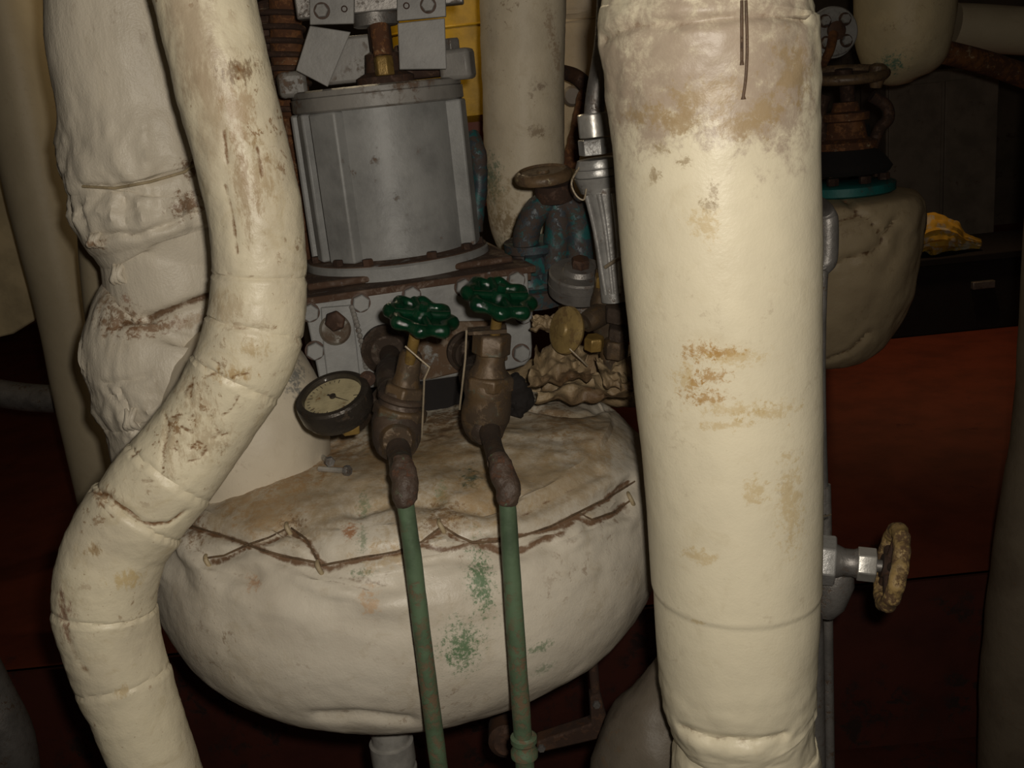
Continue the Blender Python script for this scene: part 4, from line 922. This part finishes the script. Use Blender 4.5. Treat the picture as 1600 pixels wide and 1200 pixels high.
tag(MB().tube(catmull(ctrl, 6), 28).build('lagged_pipe', mat_dim), 'dim tan level pipe at the very top right', 'pipe')
# locker, bench and bundle
def boxpix(name, x0, y0, x1, y1, Y, dep, mat, bev=.006, lift=0.0):
    a, b_ = at(x0, y0, Y), at(x1, y1, Y); zt_, zb_ = max(a.z, b_.z), min(a.z, b_.z)+lift
    return MB().box(((a.x+b_.x)/2, Y+dep/2, (zt_+zb_)/2), ((b_.x-a.x)/2, 0, 0), (0, dep/2, 0), (0, 0, (zt_-zb_)/2)).build(name, mat, bevel=bev), (a, b_)
lk = thing('steel_locker', (at(1475, 300, 6.4).x, 6.6, 0), 'dim brown-grey steel cabinet behind the rounded tan vessel at right', 'cabinet')
a, b_ = at(1385, 120, 6.4), at(1562, 120, 6.4)
MB().box(((a.x+b_.x)/2, 6.62, a.z/2), ((b_.x-a.x)/2, 0, 0), (0, .22, 0), (0, 0, a.z/2)).build('body', M['locker'], lk, bevel=.01)
for t_ in (.25, .75):
    MB().box((a.x+(b_.x-a.x)*t_, 6.395, a.z/2), ((b_.x-a.x)*.235, 0, 0), (0, .012, 0), (0, 0, a.z/2-.06)).build('door', M['locker'], lk, bevel=.006)
bn = thing('tool_chest', (at(1520, 510, 5.3).x, 5.5, 0), 'low black tool chest on the red deck at right', 'chest')
a, b_ = at(1395, 405, 5.3), at(1680, 405, 5.3); zc = at(1480, 402, 5.3).z
MB().box(((a.x+b_.x)/2, 5.6, zc/2-.02), ((b_.x-a.x)/2, 0, 0), (0, .28, 0), (0, 0, zc/2-.02)).build('body', M['soot_and_shade'], bn, bevel=.01)
MB().box(((a.x+b_.x)/2, 5.6, zc-.02), ((b_.x-a.x)/2+.02, 0, 0), (0, .3, 0), (0, 0, .02)).build('lid', M['soot_and_shade'], bn, bevel=.006)
MB().box(((a.x+b_.x)/2, 5.305, zc*.6), (.06, 0, 0), (0, .015, 0), (0, 0, .02)).build('latch', M['dull'], bn, bevel=.004)
k5 = 5.4/1600
cb = [(at(1424, 384, 5.4), 14*k5), (at(1440, 374, 5.4), 28*k5), (at(1460, 374, 5.4), 30*k5), (at(1480, 380, 5.4), 24*k5), (at(1502, 390, 5.4), 13*k5), (at(1530, 398, 5.4), 6*k5)]
cb = [(V((p.x, p.y, zc+r+.012)), r) for p, r in cb]
mb = MB().tube(catmull(cb, 8), 36, True, lambda L, a, p, d: .018*fr(p, 7, 2)+.006*math.sin(a*14))
tag(mb.build('cloth_bundle', paint('yellow_cloth', (.62, .38, .04), (.3, .2, .08), .3, .8, .5, second=(.5, .45, .33), second_amt=(.52, .62))), 'small crumpled yellow cloth bundle on the black tool chest', 'cloth')
# sleeve rod right behind the thick pipe
ctrl = chain([(1225, 300, 10, 1.24), (1255, 306, 11, 1.36), (1284, 322, 12, 1.48), (1293, 336, 14, 1.50), (1295, 350, 15, 1.50), (1294, 400, 15, 1.50), (1289, 415, 14, 1.50), (1285, 428, 9, 1.50), (1281, 560, 9, 1.50), (1283, 700, 9, 1.50), (1288, 800, 8, 1.5), (1292, 860, 8, 1.5)])
ctrl.append((V((ctrl[-1][0].x, 1.5, -.56)), ctrl[-1][1]))
tag(MB().tube(catmull(ctrl, 8), 20).build('sleeved_rod', M['dull']), 'thin grey rod with a thicker sleeve along the thick pipe\'s right side', 'rod')
# side valve with edge-on wheel
y5 = 1.36
c0 = at(1262, 872, y5); c1 = at(1392, 886, y5-.035); av = (c1-c0).normalized()
sv2 = thing('globe_valve', at(1300, 905, y5), 'steel valve stem and worn yellow handwheel sticking out right of the thick pipe', 'valve')
def alongv(px): 
    t = (px-1262)/130; return c0.lerp(c1, t)
MB().hexa(alongv(1268), av, .037, .034, ch=.06, rot=.15).build('union_nut', M['alu'], sv2, bevel=.002)
MB().lathe(alongv(1304), av, [(0, .026), (.006, .0235), (.014, .020), (.026, .020), (.032, .022)], 32).build('neck', M['dull'], sv2)
MB().hexa(alongv(1340), av, .025, .026, ch=.05, rot=.1).build('gland_nut', M['steel'], sv2, bevel=.0015)
MB().rod(alongv(1360), alongv(1400), .009).build('stem', M['dull'], sv2)
wx = (av+V((.0, .06, -.14))).normalized(); wcc = alongv(1393)
w_ = MB().torus(wcc, wx, .054, .0105, 72, 12, .0022, 14, 1.15).build('handwheel', M['paleyellow'], sv2)
fx, fy, _ = frame(wx)
for k in range(5):
    a = k*2*math.pi/5+.2; d = fx*math.cos(a)+fy*math.sin(a)
    MB().rod(wcc-wx*.004, wcc+d*.054, .0075, .0065, 12).build('spoke', M['rust_dark'], w_)
MB().lathe(wcc-wx*.014, wx, [(0, .017), (.02, .017), (.024, .012)], 20).build('hub', M['rust_dark'], w_)
MB().lathe(at(1286, 955, y5+.03), V((.3, -.2, 1)), [(0, .02), (.02, .028), (.06, .028), (.08, .02)], 24).build('body', M['dull'], sv2)
MB().tube([(alongv(1268), .022), (at(1250, 905, y5+.02), .026), (at(1262, 980, y5+.02), .024), (V((at(1262, 980, y5+.02).x, y5+.02, -.56)), .024)], 20).build('riser_pipe', M['dull'], sv2)
MB().tube(catmull([(at(1276, 800, y5-.1), .0012), (at(1288, 806, y5-.08), .0012), (at(1298, 804, y5-.06), .0012)], 6), 6).build('loose_wire', M['wire'], sv2)
# pipe at the right edge, flash fall-off put into its dark lagging colour
ctrl = stations([(-200, 1640, 1808), (300, 1612, 1780), (640, 1592, 1760), (760, 1575, 1745), (900, 1556, 1730), (1000, 1544, 1720), (1080, 1538, 1715), (1200, 1536, 1712), (1320, 1536, 1712), (1700, 1536, 1712)], 2.2)
tag(MB().tube(catmull(ctrl, 6), 48, True, lambda L, a, p, d: .003*fr(p, 7)).build('lagged_pipe', lag('falloff_dark_lagging', (.15, .12, .085), (.11, .085, .06), dirt_amt=.3, attr=False)), 'dim upright pipe cut by the lower right edge of the frame', 'pipe')
# boot of lagging lower centre, left of the thick pipe foot
ctrl = chain([(1075, 1010, 30, 1.36), (1060, 1070, 55, 1.36), (1040, 1130, 82, 1.36), (1020, 1200, 96, 1.36), (1005, 1320, 104, 1.36)])
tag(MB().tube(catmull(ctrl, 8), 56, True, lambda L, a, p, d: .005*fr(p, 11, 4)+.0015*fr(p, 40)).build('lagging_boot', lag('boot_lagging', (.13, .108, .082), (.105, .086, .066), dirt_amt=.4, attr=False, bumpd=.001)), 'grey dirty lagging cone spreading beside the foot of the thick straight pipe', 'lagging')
# under the drum
uc = at(610, 1150, 1.45)
up2 = thing('steel_coupling', (uc.x, 1.45, uc.z-.16), 'bright banded steel coupling under the drum beside the first green pipe', 'coupling')
MB().lathe((uc.x, 1.45, uc.z-.16), ez, [(0, .036), (.10, .036), (.102, .033), (.112, .033), (.114, .036), (.15, .036), (.152, .031), (.19, .03)], 40).build('sleeve', M['steel'], up2)
MB().hexa((uc.x, 1.415, uc.z-.09), (0, -1, 0), .008, .006).build('set_screw', M['dull'], up2)
br = thing('pipe_bracket', at(890, 1190, 1.5), 'dim dirty steel bracket arm under the drum, right of the green pipes', 'bracket')
MB().prism([at(838, 1160, 1.5), at(840, 1178, 1.5), at(935, 1156, 1.5), at(950, 1130, 1.5), at(938, 1084, 1.5), at(922, 1090, 1.5), at(924, 1132, 1.5)][::-1], V((0, .03, 0))).build('arm', M['rust_dark'], br, bevel=.004)
MB().lathe(at(790, 1135, 1.55), (0, -1, .1), [(0, .03), (.05, .03), (.06, .02)], 24).build('clamp', M['rust_dark'], br)
MB().rod(at(932, 1100, 1.515), V((at(932, 1100, 1.515).x, 1.515, .64)), .008).build('hanger', M['rust_dark'], br)
for x_, y_ in ((932, 1100), (846, 1168)):
    MB().hexa(at(x_, y_, 1.5), (0, -1, 0), .007, .006).build('bolt_head', M['dull'], br)
print('OBJECTS', len(bpy.data.objects), 'TRIS', sum(len(o.data.polygons)*2 for o in bpy.data.objects if o.type == 'MESH'))
